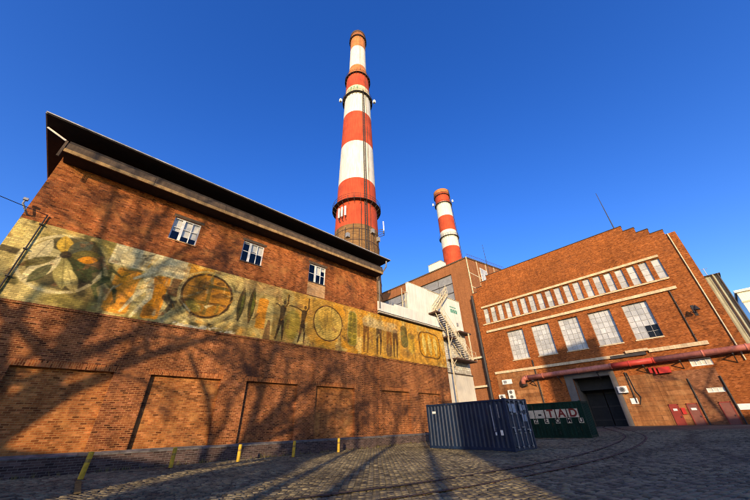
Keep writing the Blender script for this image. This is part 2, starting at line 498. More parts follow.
def sett_mat():
    m, nt, b = new_mat('granite sett')
    pos = position(nt)
    at = nt.nodes.new('ShaderNodeVertexColor'); at.layer_name = 'stone'
    c = mixc(nt, 'MULTIPLY', 0.8, at.outputs['Color'], ramp(nt, noise(nt, pos, 0.35, 6, 0.65), [(0.32, 0.42), (0.68, 1.3)]))
    c = mixc(nt, 'MIX', ramp(nt, noise(nt, pos, 0.16, 6, 0.7), [(0.52, 0.0), (0.68, 0.55)]), c, (0.26, 0.21, 0.12))
    c = mixc(nt, 'MULTIPLY', 0.5, c, ramp(nt, noise(nt, pos, 30, 3), [(0.3, 0.6), (0.7, 1.2)]))
    c = mixc(nt, 'MULTIPLY', 1.0, c, tracks(nt, pos))
    nt.links.new(c, b.inputs['Base Color'])
    b.inputs['Roughness'].default_value = 0.75
    bump(nt, b, noise(nt, pos, 40, 4), 0.4, 0.01)
    return m
MAT['sett'] = sett_mat()
# ------------------------------------------------------------------ ground
def gz(x):
    return 0.0133*min(max(0.0, x-18.0), 39.0)

mb = MB()
xs = [-300, -60, 0, 18, 57, 120, 900]
for a, b_ in zip(xs, xs[1:]):
    mb.quad((a,-500,gz(a)), (b_,-500,gz(b_)), (b_,900,gz(b_)), (a,900,gz(a)))
ground = mb.build('ground', MAT['ground'])
tag(ground, 'dark cobbled yard of worn granite setts', None, kind='structure')

def make_setts():
    rs = np.random.RandomState(7)
    th = R(12)
    ca, sa = math.cos(th), math.sin(th)
    A, B = 0.20, 0.17
    ia = np.arange(-60, 260); ib = np.arange(-160, 280)
    ga, gb = np.meshgrid(ia, ib)
    u = (ga + 0.5*(gb % 2))*A
    v = gb*B + 0.02*np.sin(ga*0.35)
    x = (u*ca + v*sa).ravel(); y = (-u*sa + v*ca).ravel()
    r = np.hypot(x, y); az = np.degrees(np.arctan2(y, x))
    k = (rs.uniform(0, 1, r.shape) > 0.012) & (r > 5.0) & (r < 44) & (abs(az-46.7) < 60) & (y < 19.55) & (x > -8)
    x, y = x[k], y[k]
    n = len(x)
    ang = -th + rs.normal(0, 0.05, n)
    w = A*rs.uniform(0.40, 0.475, n); h = B*rs.uniform(0.40, 0.475, n)
    tz = 0.0133*np.clip(x-18, 0, 39)
    top = tz + 0.026 + rs.normal(0, 0.007, n) + 0.012*np.sin(x*0.9+0.4*y)*np.sin(y*0.7)
    V = np.zeros((n, 8, 3))
    tilt = rs.normal(0, 0.03, (n, 2))
    for i, (sx, sy) in enumerate(((-1,-1),(1,-1),(1,1),(-1,1))):
        for lv, (sc, zz) in enumerate(((1.0, tz-0.01), (0.80, top))):
            px = sx*w*sc; py = sy*h*sc
            V[:, lv*4+i, 0] = x + px*np.cos(ang) - py*np.sin(ang)
            V[:, lv*4+i, 1] = y + px*np.sin(ang) + py*np.cos(ang)
            V[:, lv*4+i, 2] = zz + (0 if lv == 0 else px*tilt[:, 0] + py*tilt[:, 1])
    fq = np.array(((4,5,6,7),(0,1,5,4),(1,2,6,5),(2,3,7,6),(3,0,4,7)))
    F = (np.arange(n)[:, None, None]*8 + fq[None]).reshape(-1, 4)
    me = bpy.data.meshes.new('cobblestones')
    me.vertices.add(n*8); me.vertices.foreach_set('co', V.ravel())
    me.loops.add(F.size); me.loops.foreach_set('vertex_index', F.ravel())
    me.polygons.add(len(F)); me.polygons.foreach_set('loop_start', np.arange(len(F))*4)
    me.update(calc_edges=True)
    ca_ = me.color_attributes.new('stone', 'FLOAT_COLOR', 'POINT')
    t = rs.uniform(0, 1, n)[:, None]
    col = (1-t)*np.array((0.070, 0.058, 0.033)) + t*np.array((0.265, 0.215, 0.115))
    rgba = np.ones((n, 8, 4)); rgba[:, :, :3] = col[:, None, :]
    ca_.data.foreach_set('color', rgba.ravel())
    me.materials.append(MAT['sett'])
    o = bpy.data.objects.new('cobblestones', me)
    C.objects.link(o)
    tag(o, 'small uneven granite setts paving the near yard', 'cobbles', kind='stuff')
make_setts()

mb = MB()
mb.quad((0.92,13.0,0.044), (1.07,13.0,0.044), (1.25,16.6,0.044), (1.09,16.6,0.044))
tag(mb.build('yellow_ground_stripe', plain('worn yellow ground paint', (0.20,0.135,0.035), 0.8, var=0.8, scale=5)), 'short worn yellow stripe painted on the setts before the nearest bollard', 'road marking', kind='structure')

# rails of the old siding, set flush into the setts and leading to the gateway
def smooth_path(P, n=10):
    out = []
    for i in range(len(P)-1):
        p0, p1, p2, p3 = P[max(i-1,0)], P[i], P[i+1], P[min(i+2,len(P)-1)]
        for k in range(n):
            t = k/n
            out.append(tuple(0.5*((2*b)+(-a+c)*t+(2*a-5*b+4*c-d)*t*t+(-a+3*b-3*c+d)*t**3) for a, b, c, d in zip(p0, p1, p2, p3)))
    out.append(P[-1])
    return out
track = bpy.data.objects.new('railway_track', None); C.objects.link(track)
tag(track, 'old pair of rails set flush into the setts, curving across the yard', None, kind='structure')
cl = smooth_path([(-6, 10.6), (-1, 9.0), (4.7, 7.0), (9.2, 5.95), (15.9, 5.35), (24, 5.4), (32, 6.3), (40, 8.4), (48, 11.2), (54, 13.1), (58, 13.85)])
for off in (-0.66, 0.66):
    for nm, wd, dz, mt, sh in (('rail', 0.075, 0.046, 'rust', 0.0), ('groove', 0.07, 0.040, 'black', 0.07)):
        m_ = MB(); L_, R_ = [], []
        for i, p in enumerate(cl):
            a = Vector(cl[max(i-1,0)]); b = Vector(cl[min(i+1,len(cl)-1)])
            d = (b-a).normalized(); nrm = Vector((-d.y, d.x))
            o = off - math.copysign(sh, off)
            z = gz(p[0]) + dz
            q0 = Vector(p)+nrm*(o-wd/2); q1 = Vector(p)+nrm*(o+wd/2)
            L_.append((q0.x, q0.y, z)); R_.append((q1.x, q1.y, z))
        for i in range(len(cl)-1):
            m_.quad(L_[i], L_[i+1], R_[i+1], R_[i])
            m_.quad(L_[i], R_[i], (R_[i][0], R_[i][1], R_[i][2]-0.05), (L_[i][0], L_[i][1], L_[i][2]-0.05))
        m_.build(nm, MAT[mt], track)

# ------------------------------------------------------------------ the long brick hall with the mural
HY = 20.0
FH = Frame((0, HY, 0), (1,0,0), (0,-1,0))
XL, XU, XR = -4.6, 18.95, 29.1      # left corner, end of the tall part, end of the low part
hall = thing('brick_hall', 'long red brick hall with painted mural band and deep dark eaves', 'building', (XL, HY, 0))

wins = [(1.25, 2.80), (5.70, 7.27), (11.25, 12.90)]
WZ0, WZ1 = 11.80, 13.44
mb = MB()
FH.wall(mb, XL, XU, 10.55, 15.5, [(a, b, WZ0, WZ1) for a, b in wins], 0.16)
mb.quad((XL,HY,0),(XL,HY,15.5),(XL,34,15.5),(XL,34,0))
mb.quad((XU,HY,10.55),(XU,34,10.55),(XU,34,15.5),(XU,HY,15.5))
mb.quad((XL,34,0),(XL,34,15.5),(XU,34,15.5),(XU,34,0))
mb.build('upper_wall', MAT['brick_hall'], hall)

recs = [(-7.3+5.0*i, 3.99) for i in range(1, 5)]
holes = [(-2.29, 1.21), (2.72, 6.20), (7.70, 11.24), (12.73, 16.24), (19.2, 22.6), (23.9, 27.3)]
mb = MB()
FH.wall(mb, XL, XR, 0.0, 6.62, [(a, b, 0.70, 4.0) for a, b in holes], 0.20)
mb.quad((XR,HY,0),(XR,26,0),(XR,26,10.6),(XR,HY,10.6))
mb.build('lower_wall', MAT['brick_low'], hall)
for i, (a, b) in enumerate(holes):
    m_ = MB(); FH.box(m_, a-0.02, b+0.02, -0.40, -0.198, 0.66, 4.02)
    m_.build('infill_panel', MAT['brick_infill'] if i in (0, 1, 3) else MAT['brick_low'], hall)
    m_ = MB(); FH.box(m_, a-0.12, b+0.12, -0.1, 0.006, 4.003, 4.26)
    m_.build('soldier_lintel', MAT['brick_soldier'], hall)
m_ = MB(); FH.box(m_, 18.80, 19.02, -0.1, 0.07, 0.72, 6.60)
m_.build('pilaster', MAT['brick_low'], hall)
# plinth with a cracked cement cap
m_ = MB(); FH.box(m_, XL-0.1, XR+0.1, -0.3, 0.25, -0.2, 0.62)
plinth = m_.build('plinth', MAT['brick_plinth'], hall)
m_ = MB()
rnd = random.Random(3)
x = XL-0.1
while x < XR+0.1:
    w = rnd.uniform(0.5, 1.6); e = min(x+w-0.012, XR+0.1)
    zt = rnd.uniform(0.015, 0.035)
    a = [FH.p(x, 0.27, 0.62), FH.p(e, 0.27, 0.62), FH.p(e, 0.27, 0.65+zt), FH.p(x, 0.27, 0.65+zt)]
    t = [FH.p(x, -0.05, 0.76), FH.p(e, -0.05, 0.76)]
    m_.quad(*a); m_.quad(a[3], a[2], t[1], t[0])
    m_.quad(a[0], a[3], t[0], FH.p(x, -0.05, 0.62)); m_.quad(a[1], FH.p(e, -0.05, 0.62), t[1], a[2])
    x += w
m_.build('plinth_cap', MAT['plinth_cap'], plinth)
m_ = MB(); FH.box(m_, XL, XR, -0.1, 0.055, 6.52, 6.62)
m_.build('string_course', MAT['brick_low'], hall)

# windows
def hall_window(i, a, b):
    w = bpy.data.objects.new('window', None); C.objects.link(w); w.parent = hall
    wl_ = FH.p((a+b)/2, -0.1, WZ0)
    w.location = Vector(wl_) - hall.location
    W = b-a
    t = 0.07
    fr = MB()
    FH.box(fr, a, a+t, -0.16, -0.09, WZ0, WZ1); FH.box(fr, b-t, b, -0.16, -0.09, WZ0, WZ1)
    FH.box(fr, a+t, b-t, -0.16, -0.09, WZ0, WZ0+t); FH.box(fr, a+t, b-t, -0.16, -0.09, WZ1-t, WZ1)
    m1 = a + W*(0.36 if i < 2 else 0.40)
    FH.box(fr, m1-0.075, m1+0.075, -0.16, -0.075, WZ0+t, WZ1-t)
    m2 = (m1 + b)/2 + 0.02
    FH.box(fr, m2-0.022, m2+0.022, -0.16, -0.10, WZ0+t, WZ1-t)
    zt = [WZ0+0.95, WZ0+0.86, WZ0+0.80][i]
    spans = [(a+t, m1-0.075), (m1+0.075, m2-0.022), (m2+0.022, b-t)]
    for s in spans:
        FH.box(fr, s[0], s[1], -0.16, -0.105, zt-0.02, zt+0.02)
    fr.build('frame', MAT['white_frame'], w)
    for k, s in enumerate(spans):
        for (z0, z1) in ((WZ0+t, zt-0.02), (zt+0.02, WZ1-t)):
            g = MB(); g.quad(FH.p(s[0],-0.13,z0), FH.p(s[1],-0.13,z0), FH.p(s[1],-0.13,z1), FH.p(s[0],-0.13,z1))
            g.build('pane', MAT['clear_glass'], w)
        lo = [[0.42, 0.26, 0.26], [0.95, 0.62, 0.55], [1.0, 0.5, 0.8]][i][k]
        if lo < 0.99:
            bl = MB(); FH.box(bl, s[0]-0.03, s[1]+0.03, -0.22, -0.20, WZ0+t+(WZ1-WZ0-2*t)*lo, WZ1)
            bl.build('blind', MAT['blind'], w)
    bk = MB(); FH.box(bk, a-0.3, b+0.3, -1.6, -1.55, WZ0-0.3, WZ1+0.3)
    bk.build('room_back', MAT['black'], w)
    sl = MB(); FH.box(sl, a-0.03, b+0.03, -0.1, 0.05, WZ0-0.07, WZ0-0.003)
    sl.build('sill', MAT['wood_grey'] if i else MAT['brick_patch'], w)
    li = MB(); FH.box(li, a-0.10, b+0.14, -0.12, 0.012, WZ1+0.003, WZ1+0.2)
    li.build('lintel', MAT['wood_grey'], w)

def clear_glass():
    m, nt, b = new_mat('window glass')
    b.inputs['Base Color'].default_value = (0.8, 0.85, 0.9, 1)
    b.inputs['Roughness'].default_value = 0.02
    tr = nt.nodes.new('ShaderNodeBsdfTransparent')
    gl = nt.nodes.new('ShaderNodeBsdfGlossy'); gl.inputs['Roughness'].default_value = 0.02
    mx = nt.nodes.new('ShaderNodeMixShader')
    lw = nt.nodes.new('ShaderNodeLayerWeight'); lw.inputs['Blend'].default_value = 0.5
    pw = nt.nodes.new('ShaderNodeMath'); pw.operation = 'POWER'; pw.inputs[1].default_value = 4.0
    nt.links.new(lw.outputs['Facing'], pw.inputs[0])
    fr = nt.nodes.new('ShaderNodeMath'); fr.operation = 'MULTIPLY_ADD'; fr.inputs[1].default_value = 0.9; fr.inputs[2].default_value = 0.045
    nt.links.new(pw.outputs[0], fr.inputs[0])
    nt.links.new(fr.outputs[0], mx.inputs[0]); nt.links.new(tr.outputs[0], mx.inputs[1]); nt.links.new(gl.outputs[0], mx.inputs[2])
    nt.links.new(mx.outputs[0], nt.nodes['Material Output'].inputs['Surface'])
    return m
MAT['clear_glass'] = clear_glass()
for i, (a, b) in enumerate(wins): hall_window(i, a, b)
m_ = MB(); FH.box(m_, 11.22, 12.93, -0.1, 0.01, 10.62, 11.72)
m_.build('pale_brick_patch', MAT['brick_patch'], hall)

# cornice and deep eaves
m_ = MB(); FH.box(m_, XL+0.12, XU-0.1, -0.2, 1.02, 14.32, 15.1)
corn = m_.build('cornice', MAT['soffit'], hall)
rnd = random.Random(11)
x = XL+0.1
while x < XU-0.15:
    e = min(x + rnd.uniform(3.6, 4.6), XU-0.08)
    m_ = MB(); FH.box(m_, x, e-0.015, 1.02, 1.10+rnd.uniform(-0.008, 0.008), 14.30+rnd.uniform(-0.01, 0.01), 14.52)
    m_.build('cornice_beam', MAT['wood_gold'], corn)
    m_ = MB()
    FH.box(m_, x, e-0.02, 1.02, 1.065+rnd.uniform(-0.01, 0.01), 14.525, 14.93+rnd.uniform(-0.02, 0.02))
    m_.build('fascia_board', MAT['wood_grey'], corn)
    x = e
m_ = MB(); FH.box(m_, XL-0.02, XL+0.08, 0.98, 1.10, 13.9, 15.0)
m_.build('cornice_post', MAT['wood_grey'], corn)
m_ = MB(); m_.obox((-5.58, 19.3, 15.62), (-4.62, 18.92, 14.98), 0.05, 0.09)
m_.build('hip_strut', MAT['gutter'], corn)

ED, EZ = 1.70, 15.76
m_ = MB()
x0, x1, y0, y1 = -5.62, 19.32, HY-ED, 35.7
zs_ = EZ-0.07
pts = [(x0,y0),(x1,y0),(x1,y1),(x0,y1)]
m_.quad(*[(p[0],p[1],zs_) for p in reversed(pts)])
for i in range(4):
    p, q = pts[i], pts[(i+1) % 4]
    m_.quad((p[0],p[1],zs_), (q[0],q[1],zs_), (q[0],q[1],EZ), (p[0],p[1],EZ))
r0, r1 = (0.5, 27, 17.6), (13.2, 27, 17.6)
m_.quad((x0,y0,EZ),(x1,y0,EZ),r1,r0); m_.quad((x1,y1,EZ),(x0,y1,EZ),r0,r1)
m_.quad((x1,y0,EZ),(x1,y1,EZ),r1); m_.quad((x0,y1,EZ),(x0,y0,EZ),r0)
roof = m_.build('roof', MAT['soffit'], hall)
m_ = MB()
m_.box(x0-0.05, x1+0.05, y0-0.05, y0-0.002, EZ-0.015, EZ+0.05)
m_.box(x0-0.06, x0-0.002, y0, y1, EZ-0.06, EZ+0.05)
m_.build('gutter', MAT['gutter'], roof)
m_ = MB(); m_.path([(18.9, 18.45, 15.6), (19.2, 18.8, 15.2), (19.22, 19.5, 14.7), (19.16, 19.85, 14.3), (19.16, 19.86, 11.2)], 0.07)
m_.build('downpipe', MAT['grey_metal'], hall, smooth=True)
m_ = MB(); m_.path([(-3.82, 19.92, 11.0), (-3.83, 19.92, 6.5), (-3.84, 19.92, 0.8)], 0.03)
for z in (10.4, 9.0, 7.6, 6.2, 4.0, 2.0): m_.box(-3.9, -3.76, 19.86, 20.0, z, z+0.05)
m_.build('cable_conduit', MAT['black_pipe'], hall)
m_ = MB(); m_.path([(-4.45, 20.0, 10.75), (-4.55, 19.7, 10.85), (-4.72, 19.62, 11.1), (-4.74, 19.7, 11.35)], 0.04)
m_.box(-4.80, -4.64, 19.58, 19.72, 11.30, 11.42)
m_.build('insulator_bracket', MAT['grey_metal'], hall)

# ------------------------------------------------------------------ mural
def srgb(*c):
    return np.array([(v/255/12.92 if v/255 < 0.04045 else ((v/255+0.055)/1.055)**2.4) for v in c])

def make_mural():
    x0, x1, z0, z1 = XL, XR, 6.62, 10.55
    st = 0.036
    nx, nz = int((x1-x0)/st), int((z1-z0)/st)
    gx = np.linspace(x0, x1, nx+1); gzv = np.linspace(z0, z1, nz+1)
    X, Z = np.meshgrid(gx, gzv)
    rs = np.random.RandomState(21)
    def vn(freq, seed, sx=1.0, sz=1.0):
        r = np.random.RandomState(seed)
        T = r.uniform(0, 1, (256, 256))
        u = (X+50)*freq*sx; v = (Z+50)*freq*sz
        i = np.floor(u).astype(int); j = np.floor(v).astype(int)
        fu = u-i; fv = v-j
        fu = fu*fu*(3-2*fu); fv = fv*fv*(3-2*fv)
        i %= 256; j %= 256
        i2 = (i+1) % 256; j2 = (j+1) % 256
        return (T[j,i]*(1-fu)+T[j,i2]*fu)*(1-fv) + (T[j2,i]*(1-fu)+T[j2,i2]*fu)*fv
    def fbm(f, s, **k):
        return (vn(f, s, **k)*0.5 + vn(f*2.1, s+1, **k)*0.28 + vn(f*4.3, s+2, **k)*0.22)
    WX = X + (fbm(1.1, 60)-0.5)*0.14; WZ_ = Z + (fbm(1.1, 70)-0.5)*0.14
    sm = lambda a, lo, hi: np.clip((a-lo)/(hi-lo), 0, 1)**2*(3-2*np.clip((a-lo)/(hi-lo), 0, 1))
    col = np.zeros(X.shape+(3,))
    base_l = srgb(206,188,130); base_r = srgb(226,168,66)
    t = sm(X, 2.0, 14.0)[..., None]
    col[:] = base_l*(1-t) + base_r*t
    def blend(mask, c, op=1.0):
        m = (np.clip(mask, 0, 1)*op)[..., None]
        col[:] = col*(1-m) + np.array(c)*m
    blend(sm(fbm(0.45, 3), 0.50, 0.66)*(1-0.75*sm(X, 6, 11)), srgb(128,118,48), 0.8*1.0)
    blend(sm(fbm(0.7, 9), 0.54, 0.74), srgb(238,166,40), 0.85)
    blend(sm(fbm(0.9, 15), 0.56, 0.70), srgb(232,206,132), 0.7)
    blend(sm(fbm(1.6, 19), 0.56, 0.74)*(1-sm(X, 5, 9)), srgb(58,66,38), 0.85)
    # helpers: signed distances -> soft masks
    FB3 = fbm(3.0, 200)
    def soft(d, w=0.05):
        w = w*0.4
        return sm(-d, -w, w)
    def ell(cx, cz, rx, rz, rot=0.0, W=True):
        a, b = (WX, WZ_) if W else (X, Z)
        c, s = math.cos(rot), math.sin(rot)
        u = ((a-cx)*c + (b-cz)*s)/rx; v = (-(a-cx)*s + (b-cz)*c)/rz
        return (np.hypot(u, v)-1)*min(rx, rz)
    def ring(d, w): return abs(d)-w
    def cap(ax, az, bx, bz, r0, r1=None):
        r1 = r0 if r1 is None else r1
        dx, dz = bx-ax, bz-az
        h = np.clip(((X-ax)*dx+(Z-az)*dz)/(dx*dx+dz*dz), 0, 1)
        return np.hypot(X-ax-h*dx, Z-az-h*dz) - (r0+(r1-r0)*h)
    def leaf(ax, az, bx, bz, w):
        L = math.hypot(bx-ax, bz-az); ux, uz = (bx-ax)/L, (bz-az)/L
        a = (X-ax)*ux + (Z-az)*uz; b = -(X-ax)*uz + (Z-az)*ux
        k = np.clip(a/L, 0, 1)
        d = abs(b) - w*np.sin(np.pi*k)**0.8
        d = np.maximum(d, np.maximum(-a, a-L))
        return d, b
    def rect(xa, xb, za, zb, r=0.0):
        cx, cz, hx, hz = (xa+xb)/2, (za+zb)/2, (xb-xa)/2-r, (zb-za)/2-r
        qx, qz = abs(WX-cx)-hx, abs(WZ_-cz)-hz
        return np.hypot(np.maximum(qx, 0), np.maximum(qz, 0)) + np.minimum(np.maximum(qx, qz), 0) - r
    navy = srgb(30,34,36); green = srgb(48,70,38); cream = srgb(240,226,184); orange = srgb(244,156,24); olive = srgb(104,98,44)
    brown = srgb(112,72,44); dark = srgb(58,48,30); yellow = srgb(220,180,70); pale = srgb(226,206,140)
    # dark patch at the far left
    blend(soft(rect(-4.6, -3.9, 8.7, 9.0, 0.05), 0.08), navy, 0.85)
    # the leaf wheel
    blend(soft(ell(-2.25, 8.85, 1.35, 1.45), 0.2), srgb(52,58,44), 0.88)
    blend(soft(ring(ell(-2.4, 8.75, 1.5, 1.5), 0.07), 0.06)*(sm(-(X+2.0)-(Z-9.6), -0.6, 0.6)), cream, 0.8)
    for ax, az, bx, bz, w, c in ((-2.5,9.2,-3.9,9.1,0.26,srgb(226,212,160)),(-3.45,8.4,-3.2,9.85,0.32,cream),(-2.5,9.2,-2.85,10.2,0.30,yellow),(-2.45,9.25,-1.75,10.2,0.36,srgb(84,96,84)),
                                 (-2.35,9.2,-1.15,9.55,0.34,olive),(-2.0,9.1,-1.25,9.3,0.2,orange),(-2.35,9.1,-1.05,8.0,0.34,green),(-2.5,9.1,-2.0,7.5,0.34,srgb(180,170,110)),
                                 (-2.6,9.1,-3.4,7.5,0.36,cream),(-2.75,8.6,-3.2,7.5,0.22,green),(-2.2,8.6,-1.5,7.4,0.24,srgb(222,206,140)),(-2.7,9.0,-3.75,8.2,0.2,olive)):
        d, b = leaf(ax, az, bx, bz, w)
        blend(soft(d, 0.05), c, 0.88)
        blend(soft(abs(b)-0.02, 0.02)*soft(d+0.03, 0.03), dark, 0.5)
    blend(soft(ell(-2.45, 9.22, 0.20, 0.20), 0.06), navy, 0.9)
    blend(soft(ell(-1.0, 7.6, 0.9, 0.55), 0.3), navy, 0.55)
    # green running figure
    blend(soft(rect(-0.35, 0.75, 6.8, 9.25, 0.2), 0.15), orange, 0.85)
    blend(soft(rect(-0.2, 0.25, 8.5, 9.1, 0.2), 0.1), srgb(230,160,40), 0.9)
    for s in ((-0.75,9.0,-0.62,8.4,0.22,0.18),(-0.62,8.4,-0.95,7.9,0.15,0.1),(-0.95,7.9,-0.65,7.35,0.1,0.06),(-0.6,8.4,-0.1,7.9,0.15,0.1),(-0.1,7.9,0.1,7.3,0.1,0.05),
              (-0.85,9.0,-1.3,8.6,0.1,0.06),(-1.3,8.6,-1.5,8.9,0.07,0.05),(-0.6,9.0,-0.15,8.75,0.1,0.06)):
        blend(soft(cap(*s), 0.06), green, 0.9)
    blend(soft(ell(-0.72, 9.45, 0.18, 0.2), 0.05), green, 0.9)
    # cream panel with the pale runner
    P = np.maximum(np.maximum(9.35+0.0*X-Z, Z-10.6), np.maximum(-0.85-X, X-2.75))
    blend(soft(P, 0.05), srgb(238,226,188), 0.9)
    blend(soft(np.maximum(P, -(abs(Z-9.75-0.15*(X-1))-0.16)*-1), 0.08)*sm(X, 0.2, 0.8), srgb(120,108,84), 0.45)
    blend(soft(rect(1.35, 2.15, 6.75, 9.25, 0.15), 0.1), orange, 0.95)
    blend(soft(rect(2.2, 2.75, 8.3, 9.3, 0.1), 0.1), brown, 0.85)
    for s in ((1.05,9.15,1.3,8.5,0.26,0.2),(1.3,8.5,1.45,7.9,0.2,0.13),(1.45,7.9,0.95,6.75,0.13,0.07),(1.15,8.5,0.75,7.7,0.18,0.1),(0.75,7.7,0.45,6.9,0.1,0.05),
              (1.0,9.2,0.5,8.8,0.1,0.07),(1.25,9.2,1.9,9.75,0.1,0.06)):
        blend(soft(cap(*s), 0.07), cream, 0.85)
    blend(soft(ell(1.2, 9.5, 0.18, 0.2), 0.05), cream, 0.8)
    for s in ((2.2,8.1,2.6,7.7,0.2,0.14),(2.6,7.7,2.3,7.1,0.14,0.08),(2.55,7.9,3.0,8.0,0.1,0.06)):
        blend(soft(cap(*s), 0.07), navy, 0.85)
    blend(soft(ell(1.55, 7.15, 0.4, 0.3), 0.15), navy, 0.55)
    blend(soft(rect(2.75, 2.95, 8.2, 10.3, 0.05), 0.06), cream, 0.6)
    # first great disc, olive and orange
    d = ell(4.3, 8.75, 1.45, 1.38)
    blend(soft(d, 0.06), srgb(196,132,34), 0.95)
    ins = soft(d+0.12, 0.04)
    for xa, xb, za, zb, c in ((3.0,4.25,8.15,8.35,olive),(4.25,4.45,7.4,10.1,olive),(4.4,5.6,9.3,9.5,olive),(4.4,5.6,8.2,8.35,dark),(3.05,4.3,9.05,9.15,dark),(4.95,5.1,7.5,8.3,olive)):
        blend(soft(rect(xa, xb, za, zb, 0.03), 0.05)*ins, c, 0.75)
    for s in ((3.7,8.9,3.95,9.9,0.2),(4.5,8.75,5.5,9.0,0.18),(3.3,7.9,4.1,7.75,0.16),(4.6,9.6,5.2,9.75,0.14)):
        dd, b = leaf(*s); blend(soft(dd, 0.04)*ins, dark, 0.65)
    blend(soft(ell(3.55, 7.85, 0.6, 0.35), 0.12)*ins, srgb(170,160,70), 0.7)
    blend(soft(ring(d, 0.07), 0.05), srgb(44,32,16), 0.95)
    blend(soft(ring(d-0.17, 0.05), 0.06), pale, 0.6)
    for k in range(5):
        blend(soft(ring(ell(4.3, 8.75, 1.75+0.2*k, 1.62+0.2*k), 0.035), 0.05)*sm(-(Z-8.1), 0, 0.5)*sm(4.9-abs(X-4.5), 2.9, 3.2), dark if k % 2 else pale, 0.4)
    # two upright leaves
    blend(soft(rect(5.95, 7.35, 7.2, 10.2, 0.3), 0.25), pale, 0.6)
    for s in ((6.40,7.45,6.45,9.9,0.24),(7.12,7.5,7.12,10.05,0.24)):
        dd, b = leaf(*s)
        blend(soft(dd, 0.03), srgb(50,54,22), 0.97)
        blend(soft(dd+0.06, 0.03)*(b < 0)*sm(Z, 7.4, 9.0), srgb(128,136,48), 0.75)
    # orange block, small kneeling figure in dark brown
    blend(soft(rect(7.55, 8.25, 7.3, 9.4, 0.15), 0.12), orange, 0.9)
    blend(soft(rect(8.25, 8.75, 6.7, 9.0, 0.2), 0.15), pale, 0.5)
    blend(soft(cap(8.48,6.75,8.5,7.9,0.26,0.1), 0.05), brown, 0.85)
    blend(soft(rect(6.3, 9.2, 9.7, 10.5, 0.2), 0.35), srgb(150,122,100), 0.45)
    # two standing figures with raised arms
    blend(soft(ell(10.3, 8.0, 0.65, 1.1), 0.25), srgb(150,138,44), 0.75)
    fig = srgb(56,42,22)
    for cx, arm in ((9.45, ((9.55,9.05,9.78,9.5),(9.78,9.5,9.76,10.15),(9.3,9.05,8.95,9.3),(8.95,9.3,8.85,9.25))),
                    (11.2, ((11.35,9.15,11.55,9.5),(11.55,9.5,11.52,10.25),(11.05,9.15,10.5,9.35),(10.5,9.35,9.9,9.35)))):
        for s in ((cx,9.05,cx-0.05,8.35,0.24,0.15),(cx-0.05,8.35,cx-0.05,8.05,0.16,0.2),(cx-0.12,8.05,cx-0.2,7.45,0.13,0.09),(cx-0.2,7.45,cx-0.33,6.8,0.09,0.05),
                  (cx+0.05,8.05,cx+0.15,7.45,0.13,0.09),(cx+0.15,7.45,cx+0.16,6.8,0.09,0.05)):
            blend(soft(cap(*s), 0.04), fig, 0.92)
        for s in arm: blend(soft(cap(*s, 0.065, 0.05), 0.035), fig, 0.9)
        blend(soft(ell(cx+0.05, 9.48, 0.12, 0.16, W=False), 0.04), fig, 0.85)
    # second disc, pale
    d = ell(13.45, 8.68, 1.36, 1.40)
    blend(soft(d, 0.05), srgb(232,194,98), 0.95)
    blend(soft(ell(13.2, 9.0, 0.7, 0.9), 0.4)*soft(d, 0.05), srgb(226,176,70), 0.7)
    for s in ((12.6,7.8,13.4,8.7),(13.4,8.7,13.2,9.8),(13.4,8.7,14.3,9.2),(13.0,8.2,12.5,9.0),(13.7,8.85,14.2,8.0),(13.3,9.2,12.7,9.6)):
        blend(soft(cap(*s, 0.04, 0.02), 0.04)*soft(d, 0.05), srgb(170,130,60), 0.6)
    blend(soft(ring(d, 0.05), 0.04), srgb(80,44,22), 0.95)
    # rounded green pod
    d = rect(15.45, 16.4, 7.2, 10.15, 0.42)
    blend(soft(d, 0.05), srgb(178,160,50), 0.9)
    for k in range(6):
        for sx in (15.7, 16.15):
            blend(soft(ell(sx, 7.55+0.48*k, 0.2, 0.2), 0.06), srgb(122,116,34), 0.75)
    blend(soft(ring(d, 0.04), 0.04), srgb(196,180,110), 0.8)
    # row of walking legs under a pale cloud
    blend(soft(rect(17.0, 21.8, 6.9, 9.3, 0.2), 0.25), srgb(206,158,64), 0.7)
    for x_, c in ((17.5, srgb(120,76,30)), (19.05, srgb(38,32,24)), (20.35, srgb(140,84,26)), (21.2, srgb(66,40,26))):
        for sg in (-1, 1):
            blend(soft(cap(x_+0.12*sg,9.25,x_+0.24*sg,8.1,0.22,0.13), 0.05), c, 0.9)
            blend(soft(cap(x_+0.24*sg,8.1,x_+0.2*sg-0.08,6.9,0.13,0.06), 0.05), c, 0.85)
    blend(soft(ell(20.3, 7.4, 0.4, 0.6), 0.15), srgb(60,62,64), 0.6)
    blend(soft(rect(17.1, 21.7, 9.15, 10.0, 0.3), 0.2)*(0.4+0.6*sm(fbm(1.2, 88), 0.4, 0.6)), srgb(228,200,150), 0.85)
    # green arched leaf, yellow form
    d = rect(22.0, 22.95, 7.9, 10.0, 0.45)
    blend(soft(d, 0.06), srgb(96,100,48), 0.85)
    blend(soft(ring(d, 0.05), 0.05), srgb(60,56,30), 0.6)
    blend(soft(rect(23.0, 24.0, 7.5, 9.3, 0.35), 0.1), srgb(206,170,60), 0.85)
    blend(soft(ell(23.6, 9.2, 0.5, 0.3), 0.1), srgb(80,80,40), 0.6)
    blend(soft(ell(22.6, 7.4, 0.8, 0.4), 0.25), srgb(120,84,50), 0.5)
    # last rounded square with vertical pale blades
    d = rect(24.75, 28.2, 7.4, 9.95, 0.75)
    blend(soft(d, 0.06), srgb(216,156,36), 0.97)
    for k in range(3):
        dd, b = leaf(25.5+0.95*k+0.1, 7.55, 25.5+0.95*k-0.05, 9.85, 0.30)
        blend(soft(dd, 0.06), srgb(232,206,120), 0.85)
    blend(soft(ring(d, 0.07), 0.05), srgb(96,62,20), 0.92)
